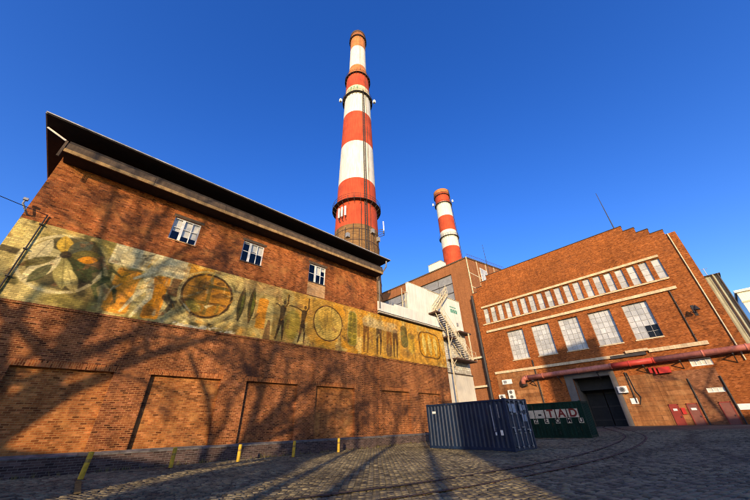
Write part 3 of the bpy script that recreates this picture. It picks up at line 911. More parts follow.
    # loose brushwork so that the motifs overlap and break up
    rb = np.random.RandomState(77)
    pal_l = [srgb(40,62,56), srgb(56,74,44), srgb(232,218,172), srgb(212,178,86), srgb(96,92,52), srgb(44,46,44), srgb(150,150,120), srgb(224,160,44)]
    pal_r = [srgb(150,96,36), srgb(236,196,104), srgb(204,136,36), srgb(110,84,36), srgb(244,214,142), srgb(86,66,34), srgb(190,150,60)]
    for k in range(210):
        xa = rb.uniform(-1.2, 28.8) if k % 2 else rb.uniform(-0.8, 5.5)
        za = rb.uniform(6.8, 10.3); an = rb.uniform(0.2, 1.5) + (1.2 if rb.rand() < 0.3 else 0); ln = rb.uniform(0.25, 1.0)
        pal = pal_l if xa < 4.5 else pal_r
        i0 = max(0, int((xa-1.4-x0)/st)); i1 = min(nx+1, int((xa+1.4-x0)/st))
        sl = (slice(None), slice(i0, i1))
        dx, dz = ln*math.cos(an), ln*math.sin(an)
        hh = np.clip(((X[sl]-xa)*dx+(Z[sl]-za)*dz)/(ln*ln), 0, 1)
        dd = np.hypot(X[sl]-xa-hh*dx, Z[sl]-za-hh*dz) - rb.uniform(0.02, 0.10)*(1-0.7*hh)
        mk = (sm(-dd, -0.03, 0.03)*rb.uniform(0.25, 0.75)*(0.5+0.5*sm(FB3[sl], 0.4, 0.6)))[..., None]
        col[sl] = col[sl]*(1-mk) + pal[rb.randint(len(pal))]*mk
    # peeling and grime
    blend(sm(fbm(2.2, 101), 0.66, 0.76), srgb(140,96,64), 0.55)
    blend(sm(fbm(1.3, 111, sx=1.5, sz=0.3), 0.60, 0.75), srgb(90,76,50), 0.45)
    blend(sm(0.18-(Z-z0), 0, 0.18)*sm(fbm(2.5, 131), 0.35, 0.6), srgb(90,66,48), 0.6)
    # brushwork: finer mottling over everything
    col *= (0.80 + 0.56*fbm(3.2, 141))[..., None]
    blend(sm(0.30-(Z-z0), 0, 0.15)*sm(fbm(3.0, 151), 0.52, 0.6)*sm(X, 2.0, 3.0)*sm(-X, -6.8, -5.8), srgb(236,226,206), 0.85)
    col[..., 2] *= 0.74
    col[..., 0] *= 1.04
    n = (nx+1)*(nz+1)
    Y = np.full(X.shape, HY-0.004)
    co = np.stack([X-hall.location.x, Y-hall.location.y, Z], -1).reshape(-1, 3)
    a = (np.arange(nz)[:, None]*(nx+1) + np.arange(nx)[None]).ravel()
    F = np.stack([a, a+1, a+nx+2, a+nx+1], -1)
    me = bpy.data.meshes.new('mural')
    me.vertices.add(n); me.vertices.foreach_set('co', co.ravel())
    me.loops.add(F.size); me.loops.foreach_set('vertex_index', F.ravel())
    me.polygons.add(len(F)); me.polygons.foreach_set('loop_start', np.arange(len(F))*4)
    me.update(calc_edges=True)
    at = me.color_attributes.new('paint', 'FLOAT_COLOR', 'POINT')
    rgba = np.ones((n, 4)); rgba[:, :3] = col.reshape(-1, 3)
    at.data.foreach_set('color', rgba.ravel())
    me.materials.append(MAT['mural'])
    o = bpy.data.objects.new('mural', me)
    C.objects.link(o); o.parent = hall
    o['label'] = 'faded yellow mural of leaves, discs and walking figures painted on the bricks'
make_mural()
m_ = MB(); FH.wall(m_, XL, XR, 6.62, 10.6, [], 0.0, d=-0.01)
m_.build('mural_backing_wall', MAT['brick_low'], hall)

# dry weeds along the foot of the plinth
def weeds():
    rn = random.Random(31); m_ = MB()
    for k in range(260):
        x = rn.uniform(-4, 28.5) if rn.random() < 0.6 else rn.gauss(23, 3.0)
        y = 19.72 - abs(rn.gauss(0, 0.16)); h = rn.uniform(0.06, 0.30)
        for b in range(rn.randint(4, 9)):
            a = rn.uniform(0, 6.28); l = rn.uniform(0.3, 1.0)*h
            p = Vector((x+rn.gauss(0, 0.05), y+rn.gauss(0, 0.04), 0.0)); t = p + Vector((math.cos(a)*l*0.6, math.sin(a)*l*0.6, l+0.03))
            s = Vector((-math.sin(a), math.cos(a), 0))*0.012
            m_.quad(p-s, p+s, t)
    tag(m_.build('weeds', plain('dry grass', (0.17,0.14,0.05), 0.9, var=0.4, scale=3)), 'thin dry weeds growing along the foot of the plinth', 'weeds', kind='stuff')
weeds()
# ------------------------------------------------------------------ white annex beside the hall
def lbuild(mb, name, mat, parent, smooth=False, label=None):
    """mesh given in the parent's own coordinates"""
    o = mb.build(name, mat, None, smooth, label)
    o.parent = parent
    return o

AY = 20.6
FA = Frame((0, AY, 0), (1,0,0), (0,-1,0))
annex = thing('white_annex', 'white clad annex block with beige base and green lettering beside the mural hall', 'building', (24.4, AY, 0))
m_ = MB(); FA.box(m_, 24.4, 31.4, -0.3, -0.05, 10.7, 15.55); FA.box(m_, 31.4, 34.75, -5.3, -0.05, 0.0, 15.55); m_.build('core_wall', MAT['white_clad'], annex)
for a, b, d in ((24.38, 27.98, 0.06), (28.0, 31.3, 0.0), (31.32, 34.78, 0.0)):
    m_ = MB(); FA.box(m_, a, b, -0.05, d, 11.3, 15.6); m_.build('cladding_panel', MAT['white_clad'], annex)
m_ = MB(); FA.box(m_, 24.38, 34.78, -0.3, 0.075, 15.603, 15.66); m_.build('roof_trim', MAT['cream_steel'], annex)
m_ = MB(); FA.box(m_, 29.2, 34.77, -0.05, 0.02, 6.25, 11.29); m_.build('whitewashed_wall', MAT['brick_white'], annex)
m_ = MB(); FA.box(m_, 29.2, 34.79, -0.05, 0.12, -0.1, 6.20); m_.build('beige_wall', MAT['beige_clad'], annex)
m_ = MB(); FA.box(m_, 29.2, 34.85, -0.05, 0.20, 6.203, 6.33); m_.build('ledge', MAT['wood_grey'], annex)
# green lettering too small to read, in two lines
rnd = random.Random(5)
m_ = MB()
for z0, z1, a, b, st in ((14.42, 14.56, 32.35, 33.75, 0.14), (13.72, 14.22, 32.45, 33.95, 0.25)):
    x = a
    while x < b:
        w = st*rnd.uniform(0.6, 0.85)
        FA.box(m_, x, x+w, 0.0, 0.012, z0, z1); x += st
m_.build('lettering', MAT['sign_green'], annex)
m_ = MB(); FA.box(m_, 33.3, 33.6, 0, 0.1, 12.1, 12.5); m_.build('small_lamp', MAT['grey_metal'], annex)

parap = thing('white_parapet', 'white sheet parapet on top of the mural wall next to the eaves', 'parapet', (19.0, 20.0, 10.6))
m_ = MB(); m_.box(19.0, 21.3, 19.93, 20.05, 10.92, 11.86); m_.build('sheet_panel', MAT['white_clad'], parap)
m_ = MB(); m_.box(21.31, 24.9, 19.91, 20.05, 10.92, 12.06); m_.build('sheet_panel', MAT['white_clad'], parap)
m_ = MB(); m_.box(24.91, 28.5, 19.91, 20.05, 10.92, 12.05); m_.build('sheet_panel', MAT['white_clad'], parap)
m_ = MB(); m_.box(18.97, 29.2, 19.72, 20.25, 10.603, 10.68); m_.build('coping', MAT['dark_steel'], parap)
m_ = MB(); m_.box(18.98, 29.15, 19.80, 20.2, 10.69, 10.80); m_.build('coping_edge', MAT['cream_steel'], parap)
m_ = MB(); m_.box(18.98, 29.1, 19.86, 20.15, 10.81, 10.915); m_.build('flashing', MAT['dark_steel'], parap)
# railing posts on the low roof
rail = thing('roof_railing', 'thin pale metal railing frame on the low roof left of the white annex', 'railing', (23.4, 20.9, 11.2))
for p0, p1 in (((23.3,20.6,11.2),(23.3,20.6,14.6)), ((23.85,20.6,11.2),(23.85,20.6,14.2))):
    m_ = MB(); m_.tube(p0, p1, 0.05); m_.build('post', MAT['cream_steel'], rail)
for p0, p1 in (((23.3,20.6,12.6),(23.85,20.6,13.6)), ((23.3,20.6,14.3),(24.3,20.6,14.3))):
    m_ = MB(); m_.tube(p0, p1, 0.03); m_.build('brace', MAT['cream_steel'], rail)
m_ = MB(); m_.box(18.9, 29.1, 20.3, 34, 10.4, 10.7)
tag(m_.build('low_roof', MAT['roof_felt'], hall))

# ------------------------------------------------------------------ outside stair
stair = thing('steel_staircase', 'cream steel zigzag staircase climbing the white annex wall', 'staircase', (30, 19.9, 0))
def flight(xa, za, xb, zb, y0, y1, n):
    for y in (y0, y1):
        m_ = MB(); m_.obox((xa, y, za), (xb, y, zb), 0.05, 0.26); m_.build('stringer', MAT['cream_steel'], stair)
        m_ = MB(); m_.tube((xa, y, za+1.0), (xb, y, zb+1.0), 0.03, n=6)
        m_.tube((xa, y, za+0.55), (xb, y, zb+0.55), 0.02, n=6)
        for k in range(7):
            t = k/6
            m_.tube((xa+(xb-xa)*t, y, za+(zb-za)*t), (xa+(xb-xa)*t, y, za+(zb-za)*t+1.0), 0.022, n=6)
        m_.build('handrail', MAT['cream_steel'], stair)
    for k in range(n):
        t = (k+0.5)/n
        x, z = xa+(xb-xa)*t, za+(zb-za)*t
        m_ = MB(); m_.box(x-0.12, x+0.12, y0+0.03, y1-0.03, z-0.02, z+0.02); m_.build('tread', MAT['dark_steel'], stair)
def landing(xa, xb, y0, y1, z, rails=True):
    m_ = MB(); m_.box(xa, xb, y0, y1, z-0.16, z); m_.build('landing', MAT['rust'], stair)
    if rails:
        m_ = MB()
        for h in (0.55, 1.0): m_.tube((xa, y0, z+h), (xb, y0, z+h), 0.025, n=6)
        k = max(2, int((xb-xa)/0.8)+1)
        for i in range(k):
            x = xa+(xb-xa)*i/(k-1); m_.tube((x, y0, z), (x, y0, z+1.0), 0.025, n=6)
        m_.build('landing_rail', MAT['cream_steel'], stair)
flight(28.4, 12.6, 31.0, 10.1, 19.35, 20.25, 13)
flight(30.9, 10.1, 33.5, 7.75, 19.35, 20.25, 12)
flight(28.5, 12.7, 31.7, 15.9, 20.2, 20.52, 15)
landing(27.6, 28.6, 19.35, 20.5, 12.6)
landing(29.35, 31.0, 19.5, 20.5, 10.05)
landing(30.2, 34.4, 19.3, 20.5, 7.75)
landing(32.4, 34.9, 19.7, 20.5, 11.2, False)
for x, z0, z1 in ((29.45, -0.1, 12.4), (33.9, 7.75, 11.0)):
    m_ = MB(); m_.box(x-0.06, x+0.06, 19.45, 19.57, z0, z1); m_.build('post', MAT['cream_steel'], stair)
for p0, p1 in (((29.5,19.5,6.8),(30.6,19.5,7.7)), ((29.5,19.5,9.0),(30.2,19.5,9.95)), ((28.3,19.6,11.4),(27.7,19.6,12.5)), ((29.45,19.5,7.7),(30.3,19.5,6.4))):
    m_ = MB(); m_.obox(p0, p1, 0.06, 0.06); m_.build('brace', MAT['cream_steel'], stair)
m_ = MB(); m_.obox((31.6,20.4,15.7), (31.75,20.4,17.3), 0.05, 0.05); m_.obox((31.2,20.4,15.4),(31.3,20.4,16.6), 0.05, 0.05)
m_.build('top_post', MAT['cream_steel'], stair)

# ------------------------------------------------------------------ boiler house (right)
BX = 57.0
FB = Frame((BX, 0, 0), (0,-1,0), (-1,0,0))      # u = -y
def fbox(mb, ya, yb, d0, d1, z0, z1): return FB.box(mb, -yb, -ya, d0, d1, z0, z1)
boiler = thing('boiler_house', 'tall red brick boiler house with stepped parapet, cream ledges and large milky windows', 'building', (BX, 14, 0.5))
BY0, BY1 = -3.2, 30.25
big = [5.08, 9.65, 14.2, 18.75, 23.3]
small = [14.2 + 1.53*(k-9) for k in range(19)]
hol = [(-(c+1.53), -(c-1.53), 11.05, 16.15) for c in big] + [(-(c+0.50), -(c-0.50), 18.62, 21.62) for c in small]
hol += [(-16.3, -11.4, 0.0, 6.95)]
hol += [(-2.4, -0.38, 6.9, 7.78), (-2.2, -0.66, 3.88, 4.4)]
mb = MB(); FB.wall(mb, -BY1, -BY0, 0.0, 24.75, hol, 0.40)
mb.build('wall', MAT['brick_boiler'], boiler)
mb = MB()
mb.quad((BX,BY0,0),(BX,BY0,24.75),(BX+20,BY0,24.75),(BX+20,BY0,0))
mb.quad((BX,BY1,0),(BX+20,BY1,0),(BX+20,BY1,24.75),(BX,BY1,24.75))
mb.quad((BX+20,BY0,0),(BX+20,BY0,24.75),(BX+20,BY1,24.75),(BX+20,BY1,0))
mb.build('side_wall', MAT['brick_boiler_x'], boiler)
mb = MB(); mb.box(BX+0.62, BX+20, BY0, BY1, 24.4, 24.74); mb.build('roof', MAT['roof_felt'], boiler)
mb = MB(); cp = []
for ya, yb, zt in ((2.1, 26.3, 28.4), (0.72, 2.1, 27.42), (-0.66, 0.72, 26.46), (-2.1, -0.66, 25.55), (26.3, 27.7, 27.42), (27.7, 29.05, 26.46), (29.05, 30.25, 25.5)):
    fbox(mb, ya+0.001, yb-0.001, -0.6, -0.001, 24.752, zt); cp.append((ya, yb, zt))
mb.build('stepped_parapet', MAT['brick_boiler'], boiler)
for ya, yb, zt in cp:
    m_ = MB(); fbox(m_, ya-0.06, yb+0.06, -0.66, 0.07, zt+0.002, zt+0.10); m_.build('coping', MAT['roof_felt'], boiler)

for z0, z1, ya, yb, d in ((21.74, 22.1, -0.15, 28.7, 0.25), (18.30, 18.52, -0.05, 29.0, 0.22), (16.72, 17.12, -0.2, 28.6, 0.28), (9.08, 9.48, 8.6, 28.7, 0.25), (9.2, 9.66, -0.2, 5.8, 0.25)):
    m_ = MB(); fbox(m_, ya, yb, -0.1, d, z0, z1); m_.build('ledge', MAT['stone'], boiler)
m_ = MB(); fbox(m_, 5.8, 8.4, -0.1, 0.4, 9.45, 9.8); m_.build('broken_ledge', MAT['stone'], boiler)
m_ = MB(); fbox(m_, 6.2, 10.4, -0.1, 0.3, 9.0, 9.38); m_.build('cable_tray', MAT['dark_steel'], boiler)

def pane_window(parent, name, ya, yb, z0, z1, cols, rows, rec, t, bar, frame_mat, glass, dark=()):
    w = bpy.data.objects.new(name, None); C.objects.link(w); w.parent = parent
    wl_ = Vector(FB.p(-(ya+yb)/2, -rec, z0)); w.location = wl_ - parent.location
    fr = MB()
    a, b = -yb, -ya
    FB.box(fr, a, a+t, -rec-0.06, -rec+0.05, z0, z1); FB.box(fr, b-t, b, -rec-0.06, -rec+0.05, z0, z1)
    FB.box(fr, a+t, b-t, -rec-0.06, -rec+0.05, z0, z0+t); FB.box(fr, a+t, b-t, -rec-0.06, -rec+0.05, z1-t, z1)
    us = [a+t + (b-a-2*t)*k/cols for k in range(cols+1)]
    zz = [z0+t + (z1-z0-2*t)*k/rows for k in range(rows+1)]
    for u in us[1:-1]: FB.box(fr, u-bar/2, u+bar/2, -rec-0.05, -rec+0.03, z0+t, z1-t)
    for z in zz[1:-1]: FB.box(fr, a+t, b-t, -rec-0.045, -rec+0.025, z-bar/2, z+bar/2)
    fr.build('frame', frame_mat, w)
    for i in range(cols):
        for j in range(rows):
            g = MB(); tl = random.uniform(-0.012, 0.012)
            FB.box(g, us[i], us[i+1], -rec-0.03+tl, -rec-0.015+tl, zz[j], zz[j+1])
            g.build('pane', MAT['glass_dark'] if (i, j) in dark else glass, w)
    return w
random.seed(4)
FRM = plain('grey window bars', (0.33,0.315,0.29), 0.6, var=0.3)
for k, c in enumerate(big):
    dk = ((2,0),(3,0),(2,1),(3,1)) if k == 0 else ()
    pane_window(boiler, 'large_window', c-1.53, c+1.53, 11.05, 16.15, 4, 6, 0.38, 0.08, 0.045, FRM, MAT['glass_pale'], dk)
    m_ = MB(); fbox(m_, c-1.6, c+1.6, -0.3, 0.12, 10.88, 11.045); m_.build('window_sill', MAT['stone'], boiler)
for c in small:
    pane_window(boiler, 'narrow_window', c-0.50, c+0.50, 18.62, 21.62, 1, 3, 0.22, 0.06, 0.05, FRM, MAT['glass_pale'])
pane_window(boiler, 'white_window', 0.38, 2.4, 6.9, 7.78, 4, 1, 0.12, 0.08, 0.08, MAT['white_frame'], MAT['blind'])
pane_window(boiler, 'white_window', 0.66, 2.2, 3.88, 4.4, 3, 1, 0.12, 0.06, 0.06, MAT['white_frame'], MAT['blind'])

# the gateway
gate = bpy.data.objects.new('gateway', None); C.objects.link(gate); gate.parent = boiler
gate.location = Vector((BX, 13.85, 0.5)) - boiler.location
m_ = MB(); fbox(m_, 16.302, 17.4, -0.2, 0.16, 0.2, 7.62); m_.build('jamb', MAT['gate_stone'], gate)
m_ = MB(); fbox(m_, 10.75, 11.398, -0.2, 0.16, 0.2, 7.62); m_.build('jamb', MAT['gate_stone'], gate)
for k in range(4):
    a, b = 11.4+1.225*k, 11.4+1.225*(k+1)
    m_ = MB(); fbox(m_, a+0.006, b-0.006, -0.2, 0.16+0.012*(k % 2), 6.952, 7.62); m_.build('lintel_block', MAT['gate_stone'], gate)
m_ = MB(); m_.box(BX+0.2, BX+5, 16.31, 16.5, 0, 7); m_.box(BX+0.2, BX+5, 11.2, 11.39, 0, 7); m_.box(BX+0.2, BX+5, 11.2, 16.5, 6.96, 7.2)
m_.build('passage_wall', MAT['gate_stone'], gate)
m_ = MB(); m_.box(BX+2.0, BX+2.3, 11.4, 16.3, 5.3, 6.9); m_.build('inner_beam', MAT['door_dark'], gate)
for a, b in ((11.45, 13.8), (13.9, 16.25)):
    m_ = MB(); m_.box(BX+4.0, BX+4.15, a, b, 0.4, 6.2); d_ = m_.build('gate_leaf', MAT['door_dark'], gate)
    for z in (1.2, 3.0, 4.8):
        m_ = MB(); m_.box(BX+3.93, BX+3.999, a+0.1, b-0.1, z, z+0.2); m_.build('rail', MAT['dark_steel'], d_)

# lower storey facings, doors and fittings
for ya, yb, z0, z1, mt, d in ((21.25, 28.6, 0.0, 9.07, 'brick_tan', 0.05), (6.62, 10.74, 0.0, 6.6, 'brick_tan', 0.05), (3.45, 6.60, 0.0, 5.55, 'brick_tan', 0.07), (0.5, 3.38, 0.0, 6.55, 'brick_brown', 0.012), (3.4, 6.6, 5.56, 6.6, 'brick_brown', 0.03)):
    m_ = MB(); fbox(m_, ya, yb, -0.05, d, z0, z1)
    if mt == 'brick_brown' and z0 == 0.0:
        m_ = MB()
        FB.wall(m_, -yb, -ya, z0, z1, [(-2.2, -0.66, 3.88, 4.4)], 0.02, d=d)
    m_.build('facing_panel', MAT[mt], boiler)
for ya, yb, mt, off in ((5.55, 6.32, 'red_door', 0.07), (3.75, 4.62, 'brown_door', 0.07), (0.85, 1.72, 'brown_door', 0.012)):
    m_ = MB(); fbox(m_, ya, yb, 0.0, off+0.05, 0.45, 2.75); dr = m_.build('door', MAT[mt], boiler)
    m_ = MB()
    fbox(m_, ya-0.09, ya-0.002, 0, off+0.08, 0.45, 2.85); fbox(m_, yb+0.002, yb+0.09, 0, off+0.08, 0.45, 2.85); fbox(m_, ya-0.09, yb+0.09, 0, off+0.08, 2.752, 2.85)
    m_.build('door_frame', MAT['red_door'], dr)
    if off > 0.05:
        m_ = MB(); fbox(m_, ya+0.18, yb-0.2, 0, off+0.062, 2.1, 2.35); m_.build('notice', MAT['plate_white'], dr)
    m_ = MB(); fbox(m_, ya+0.06, ya+0.14, 0, off+0.12, 1.35, 1.5); m_.build('handle', MAT['dark_steel'], dr)
for y, z0, z1, r in ((3.40, 0.5, 5.6, 0.075), (0.45, 0.5, 5.6, 0.075), (0.70, 9.7, 16.7, 0.06), (21.5, 0.5, 10.6, 0.09), (9.48, 3.2, 7.1, 0.07)):
    m_ = MB(); m_.tube((BX-0.14, y, z0), (BX-0.14, y, z1), r)
    k = z0+0.8
    while k < z1:
        m_.box(BX-0.24, BX, y-0.11, y+0.11, k, k+0.06); k += 2.2
    m_.build('drain_pipe', MAT['black_pipe'], boiler)
m_ = MB(); m_.tube((BX-0.14, -2.35, 7.0), (BX-0.14, -2.35, 24.7), 0.065)
m_.build('pale_downpipe', MAT['cream_steel'], boiler)
m_ = MB(); m_.tube((BX-0.3, 30.2, 0.3), (BX-0.3, 30.2, 25.0), 0.26, n=12)
for z in range(2, 25, 3): m_.tube((BX-0.3, 30.2, z), (BX-0.3, 30.2, z+0.25), 0.33, n=12)
m_.build('corner_stack_pipe', MAT['black_pipe'], boiler)
m_ = MB(); fbox(m_, 4.55, 5.75, 0.0, 0.5, 6.45, 7.2); m_.build('hose_cabinet', MAT['red_box'], boiler)
m_ = MB(); fbox(m_, 5.95, 6.15, 0.0, 0.5, 6.4, 7.3); fbox(m_, 6.4, 6.7, 0.0, 0.35, 6.6, 7.3); m_.build('red_valve_box', MAT['red_box'], boiler)
m_ = MB(); fbox(m_, 5.0, 5.36, 0.0, 0.2, 1.7, 2.4); m_.build('meter_box', MAT['red_box'], boiler)
m_ = MB(); fbox(m_, -0.75, 0.36, 0.0, 0.06, 1.95, 2.55); m_.build('white_notice_board', MAT['plate_white'], boiler)
m_ = MB(); fbox(m_, 25.95, 27.75, 0.0, 0.12, 7.25, 8.0); m_.build('vent_housing', MAT['plate_white'], boiler)
m_ = MB(); fbox(m_, 26.9, 27.5, 0.12, 0.14, 7.4, 7.85); m_.build('vent_grille', MAT['grey_metal'], boiler)
m_ = MB(); fbox(m_, 9.3, 10.1, 0.05, 0.1, 3.1, 3.8); m_.build('white_notice_board', MAT['plate_white'], boiler)
m_ = MB(); m_.path([(BX-0.1, 9.3, 7.0), (BX-0.16, 9.1, 4.6), (BX-0.14, 8.8, 3.9), (BX-0.1, 9.2, 3.0)], 0.05); m_.build('cable', MAT['black_pipe'], boiler)

# wall lamp
lamp = thing('wall_lamp', 'black bracket lamp high on the boiler house wall beside the large windows', 'lamp', (BX, -0.85, 13.3))
m_ = MB(); m_.path([(BX, -0.6, 13.1), (BX-0.6, -0.75, 13.6), (BX-1.1, -0.85, 13.5)], 0.05); m_.build('bracket', MAT['black_pipe'], lamp)
m_ = MB(); m_.lathe((BX-1.15, -0.85), [(0.06, 13.9), (0.14, 13.75), (0.34, 13.3), (0.30, 13.25)], 16); m_.build('shade', MAT['black_pipe'], lamp)
m_ = MB(); m_.box(BX-0.06, BX, -0.75, -0.45, 12.8, 14.2); m_.build('wall_plate', MAT['black_pipe'], lamp)

def air_con(y, z, w, h, fans, label):
    t = thing('air_conditioner', label, 'air conditioner', (BX-0.05, y, z), 'air conditioners on the boiler house')
    m_ = MB(); fbox(m_, y-w/2, y+w/2, 0.12, 0.52, z, z+h); m_.build('casing', MAT['plate_white'], t)
    n = fans
    for k in range(n):
        cz = z + h*(k+0.5)/n; r = min(w, h/n)*0.38
        m_ = MB(); m_.tube((BX-0.50, y, cz), (BX-0.545, y, cz), r, n=20)
        f = m_.build('fan', MAT['dark_steel'], t)
        m_ = MB()
        for q in range(3): m_.tube((BX-0.548, y, cz), (BX-0.56, y, cz), r*(0.3+0.3*q)); 
        for a in range(4):
            dx = math.cos(a*math.pi/4)*r; dz = math.sin(a*math.pi/4)*r
            m_.obox((BX-0.562, y-dx, cz-dz), (BX-0.562, y+dx, cz+dz), 0.02, 0.02, (1,0,0))
        m_.build('grille', MAT['grey_metal'], f)
    m_ = MB(); fbox(m_, y-w/2+0.08, y-w/2+0.14, 0.0, 0.5, z-0.06, z-0.002); fbox(m_, y+w/2-0.14, y+w/2-0.08, 0.0, 0.5, z-0.06, z-0.002)
    m_.build('wall_bracket', MAT['dark_steel'], t)
air_con(26.4, 4.8, 1.05, 1.45, 2, 'tall white air conditioner with two fans above the green container')
air_con(28.2, 4.85, 1.0, 0.8, 1, 'small white air conditioner on the wall above the blue container')
air_con(10.45, 4.5, 1.1, 0.85, 1, 'white air conditioner on the wall right of the dark gateway')

# overhead heating pipe
pipe = thing('heating_pipe', 'long red heating pipe running along the boiler house wall above the gateway', 'pipe', (BX-0.8, 10, 7))
PX = BX-0.85
def pz(y): return 8.24 - 0.0165*(y+3.3)
for ya, yb, mt in ((-16.0, 5.7, 'pipe_pink'), (5.7, 10.6, 'pipe_red'), (10.6, 23.0, 'pipe_pink')):
    m_ = MB(); m_.tube((PX, ya, pz(ya)), (PX, yb, pz(yb)), 0.36, n=24); m_.build('pipe_run', MAT[mt], pipe, smooth=True)
m_ = MB(); m_.path([(PX, 22.9, pz(23)), (PX, 23.35, pz(23)-0.08), (PX, 23.62, pz(23)-0.35), (PX, 23.66, pz(23)-0.9)], 0.36, n=20); m_.build('elbow', MAT['pipe_pink'], pipe, smooth=True)
m_ = MB(); m_.tube((PX, 23.66, pz(23)-0.9), (BX+0.1, 23.66, pz(23)-1.0), 0.3, n=16); m_.build('wall_stub', MAT['dark_steel'], pipe)
for y in (-9, -3.0, 0.8, 5.7, 8.4, 10.6, 15, 20.2, 22.8):
    m_ = MB(); m_.tube((PX, y-0.07, pz(y)), (PX, y+0.07, pz(y)), 0.42, n=24); m_.build('flange', MAT['pipe_pink'] if not 5 < y < 10 else MAT['pipe_red'], pipe)
for y in (-1.6, 3.2, 7.0, 12.6, 18.0, 22.0):
    m_ = MB(); m_.obox((BX, y, pz(y)-0.5), (PX-0.4, y, pz(y)-0.5), 0.12, 0.12); m_.obox((BX, y, pz(y)-1.4), (PX-0.3, y, pz(y)-0.55), 0.1, 0.1)
    m_.build('support_bracket', MAT['dark_steel'], pipe)

# ------------------------------------------------------------------ tall block behind
TX = 57.7
FT = Frame((TX, 0, 0), (0,-1,0), (-1,0,0))
tall = thing('tall_block', 'tall brick block with a wide grey glazed band behind the white annex', 'building', (TX, 45, 0.5))
TY0, TY1, TZ = 30.3, 70.0, 35.0
mb = MB(); FT.wall(mb, -TY1, -TY0, 0, TZ, [(-60.0, -34.9, 21.0, 32.3)], 0.4); mb.build('wall', MAT['brick_tall'], tall)
mb = MB()
mb.quad((TX,TY0,0), (TX,TY0,TZ), (TX+22,TY0,38.2), (TX+22,TY0,0))
mb.quad((TX+22,TY0,0), (TX+22,TY0,38.2), (TX+22,TY1,38.2), (TX+22,TY1,0))
mb.quad((TX,TY1,0), (TX+22,TY1,0), (TX+22,TY1,38.2), (TX,TY1,TZ))
mb.build('side_wall', MAT['brick_tall_x'], tall)
mb = MB(); mb.quad((TX-0.15,TY0-0.15,TZ+0.02), (TX+22.2,TY0-0.15,38.25), (TX+22.2,TY1,38.25), (TX-0.15,TY1,TZ+0.02))
mb.quad((TX-0.15,TY0-0.15,TZ+0.02), (TX-0.15,TY1,TZ+0.02), (TX-0.15,TY1,TZ-0.3), (TX-0.15,TY0-0.15,TZ-0.3))
mb.quad((TX-0.15,TY0-0.15,TZ+0.02), (TX-0.15,TY0-0.15,TZ-0.3), (TX+22.2,TY0-0.15,37.95), (TX+22.2,TY0-0.15,38.25))
mb.build('roof', MAT['wood_grey'], tall)
gw = bpy.data.objects.new('glazed_band', None); C.objects.link(gw); gw.parent = tall
gw.location = Vector((TX, 47, 21)) - tall.location
for i in range(6):
    for j in range(5):
        a = 34.9+25.1*i/6; b = a+25.1/6; z0 = 21+11.3*j/5; z1 = z0+11.3/5
        m_ = MB(); m_.box(TX+0.34, TX+0.38, a+0.03, b-0.03, z0+0.06, z1-0.06); m_.build('pane', MAT['glass_grey'], gw)
m_ = MB()
for j in range(6): m_.box(TX+0.26, TX+0.36, 34.9, 60, 21+11.3*j/5-0.09, 21+11.3*j/5+0.09)
for i in range(7): m_.box(TX+0.30, TX+0.37, 34.9+25.1*i/6-0.04, 34.9+25.1*i/6+0.04, 21, 32.3)
m_.build('glazing_bars', MAT['dark_steel'], gw)
m_ = MB(); m_.tube((TX-0.1, TY0-0.1, 0), (TX-0.1, TY0-0.1, TZ), 0.12); m_.build('pale_downpipe', MAT['cream_steel'], tall)
for x in (TX+4.5, TX+9, TX+13.5):
    m_ = MB(); m_.box(x, x+0.25, TY0-0.06, TY0-0.002, 20, 34.9+0.145*(x-TX)); m_.build('frame_strip', MAT['cream_steel'], tall)
for z in (27.5, 31.0):
    m_ = MB(); m_.box(TX+0.1, TX+18, TY0-0.05, TY0-0.001, z, z+0.2); m_.build('frame_strip', MAT['cream_steel'], tall)
tw = bpy.data.objects.new('white_window', None); C.objects.link(tw); tw.parent = tall; tw.location = Vector((TX+7, TY0, 30)) - tall.location
m_ = MB(); m_.box(TX+5.6, TX+9.0, TY0-0.14, TY0-0.063, 29.0, 34.0); m_.build('frame', MAT['white_frame'], tw)
for i in range(2):
    for j in range(3):
        m_ = MB(); m_.box(TX+5.75+1.6*i, TX+7.25+1.6*i, TY0-0.16, TY0-0.141, 29.15+1.62*j, 30.65+1.62*j); m_.build('pane', MAT['glass_pale'], tw)
m_ = MB()
for k in range(26):
    x = TX+0.5+k*0.8; z = TZ+0.145*(x-TX); m_.tube((x, TY0, z), (x, TY0, z+1.0), 0.03, n=5)
m_.tube((TX+0.5, TY0, TZ+1.07), (TX+20.5, TY0, TZ+0.145*20.5+1.0), 0.035, n=5)
m_.build('roof_railing', MAT['rust'], tall)
for z, a, b in ((7.2, 30.8, 36.0), (12.4, 30.8, 36.0), (4.0, 31, 36.5)):
    m_ = MB(); m_.box(TX-0.5, TX-0.02, a, b, z, z+0.35); m_.build('duct', MAT['cream_steel'] if z > 6 else MAT['dark_steel'], tall)

hv = thing('rooftop_unit', 'white box unit on the roof edge of the tall block left of the small chimney', 'ventilation unit', (TX+2, 40, 35.2))
m_ = MB(); m_.box(TX+1.2, TX+3.4, 38.0, 42.0, 35.75, 37.7); m_.build('casing', MAT['white_clad'], hv)
m_ = MB(); m_.box(TX+1.4, TX+3.2, 38.3, 41.7, 35.0, 35.75); m_.build('base', MAT['dark_steel'], hv)
m_ = MB(); m_.box(TX+1.1, TX+3.5, 37.9, 42.1, 37.71, 37.8); m_.build('lid', MAT['grey_metal'], hv)

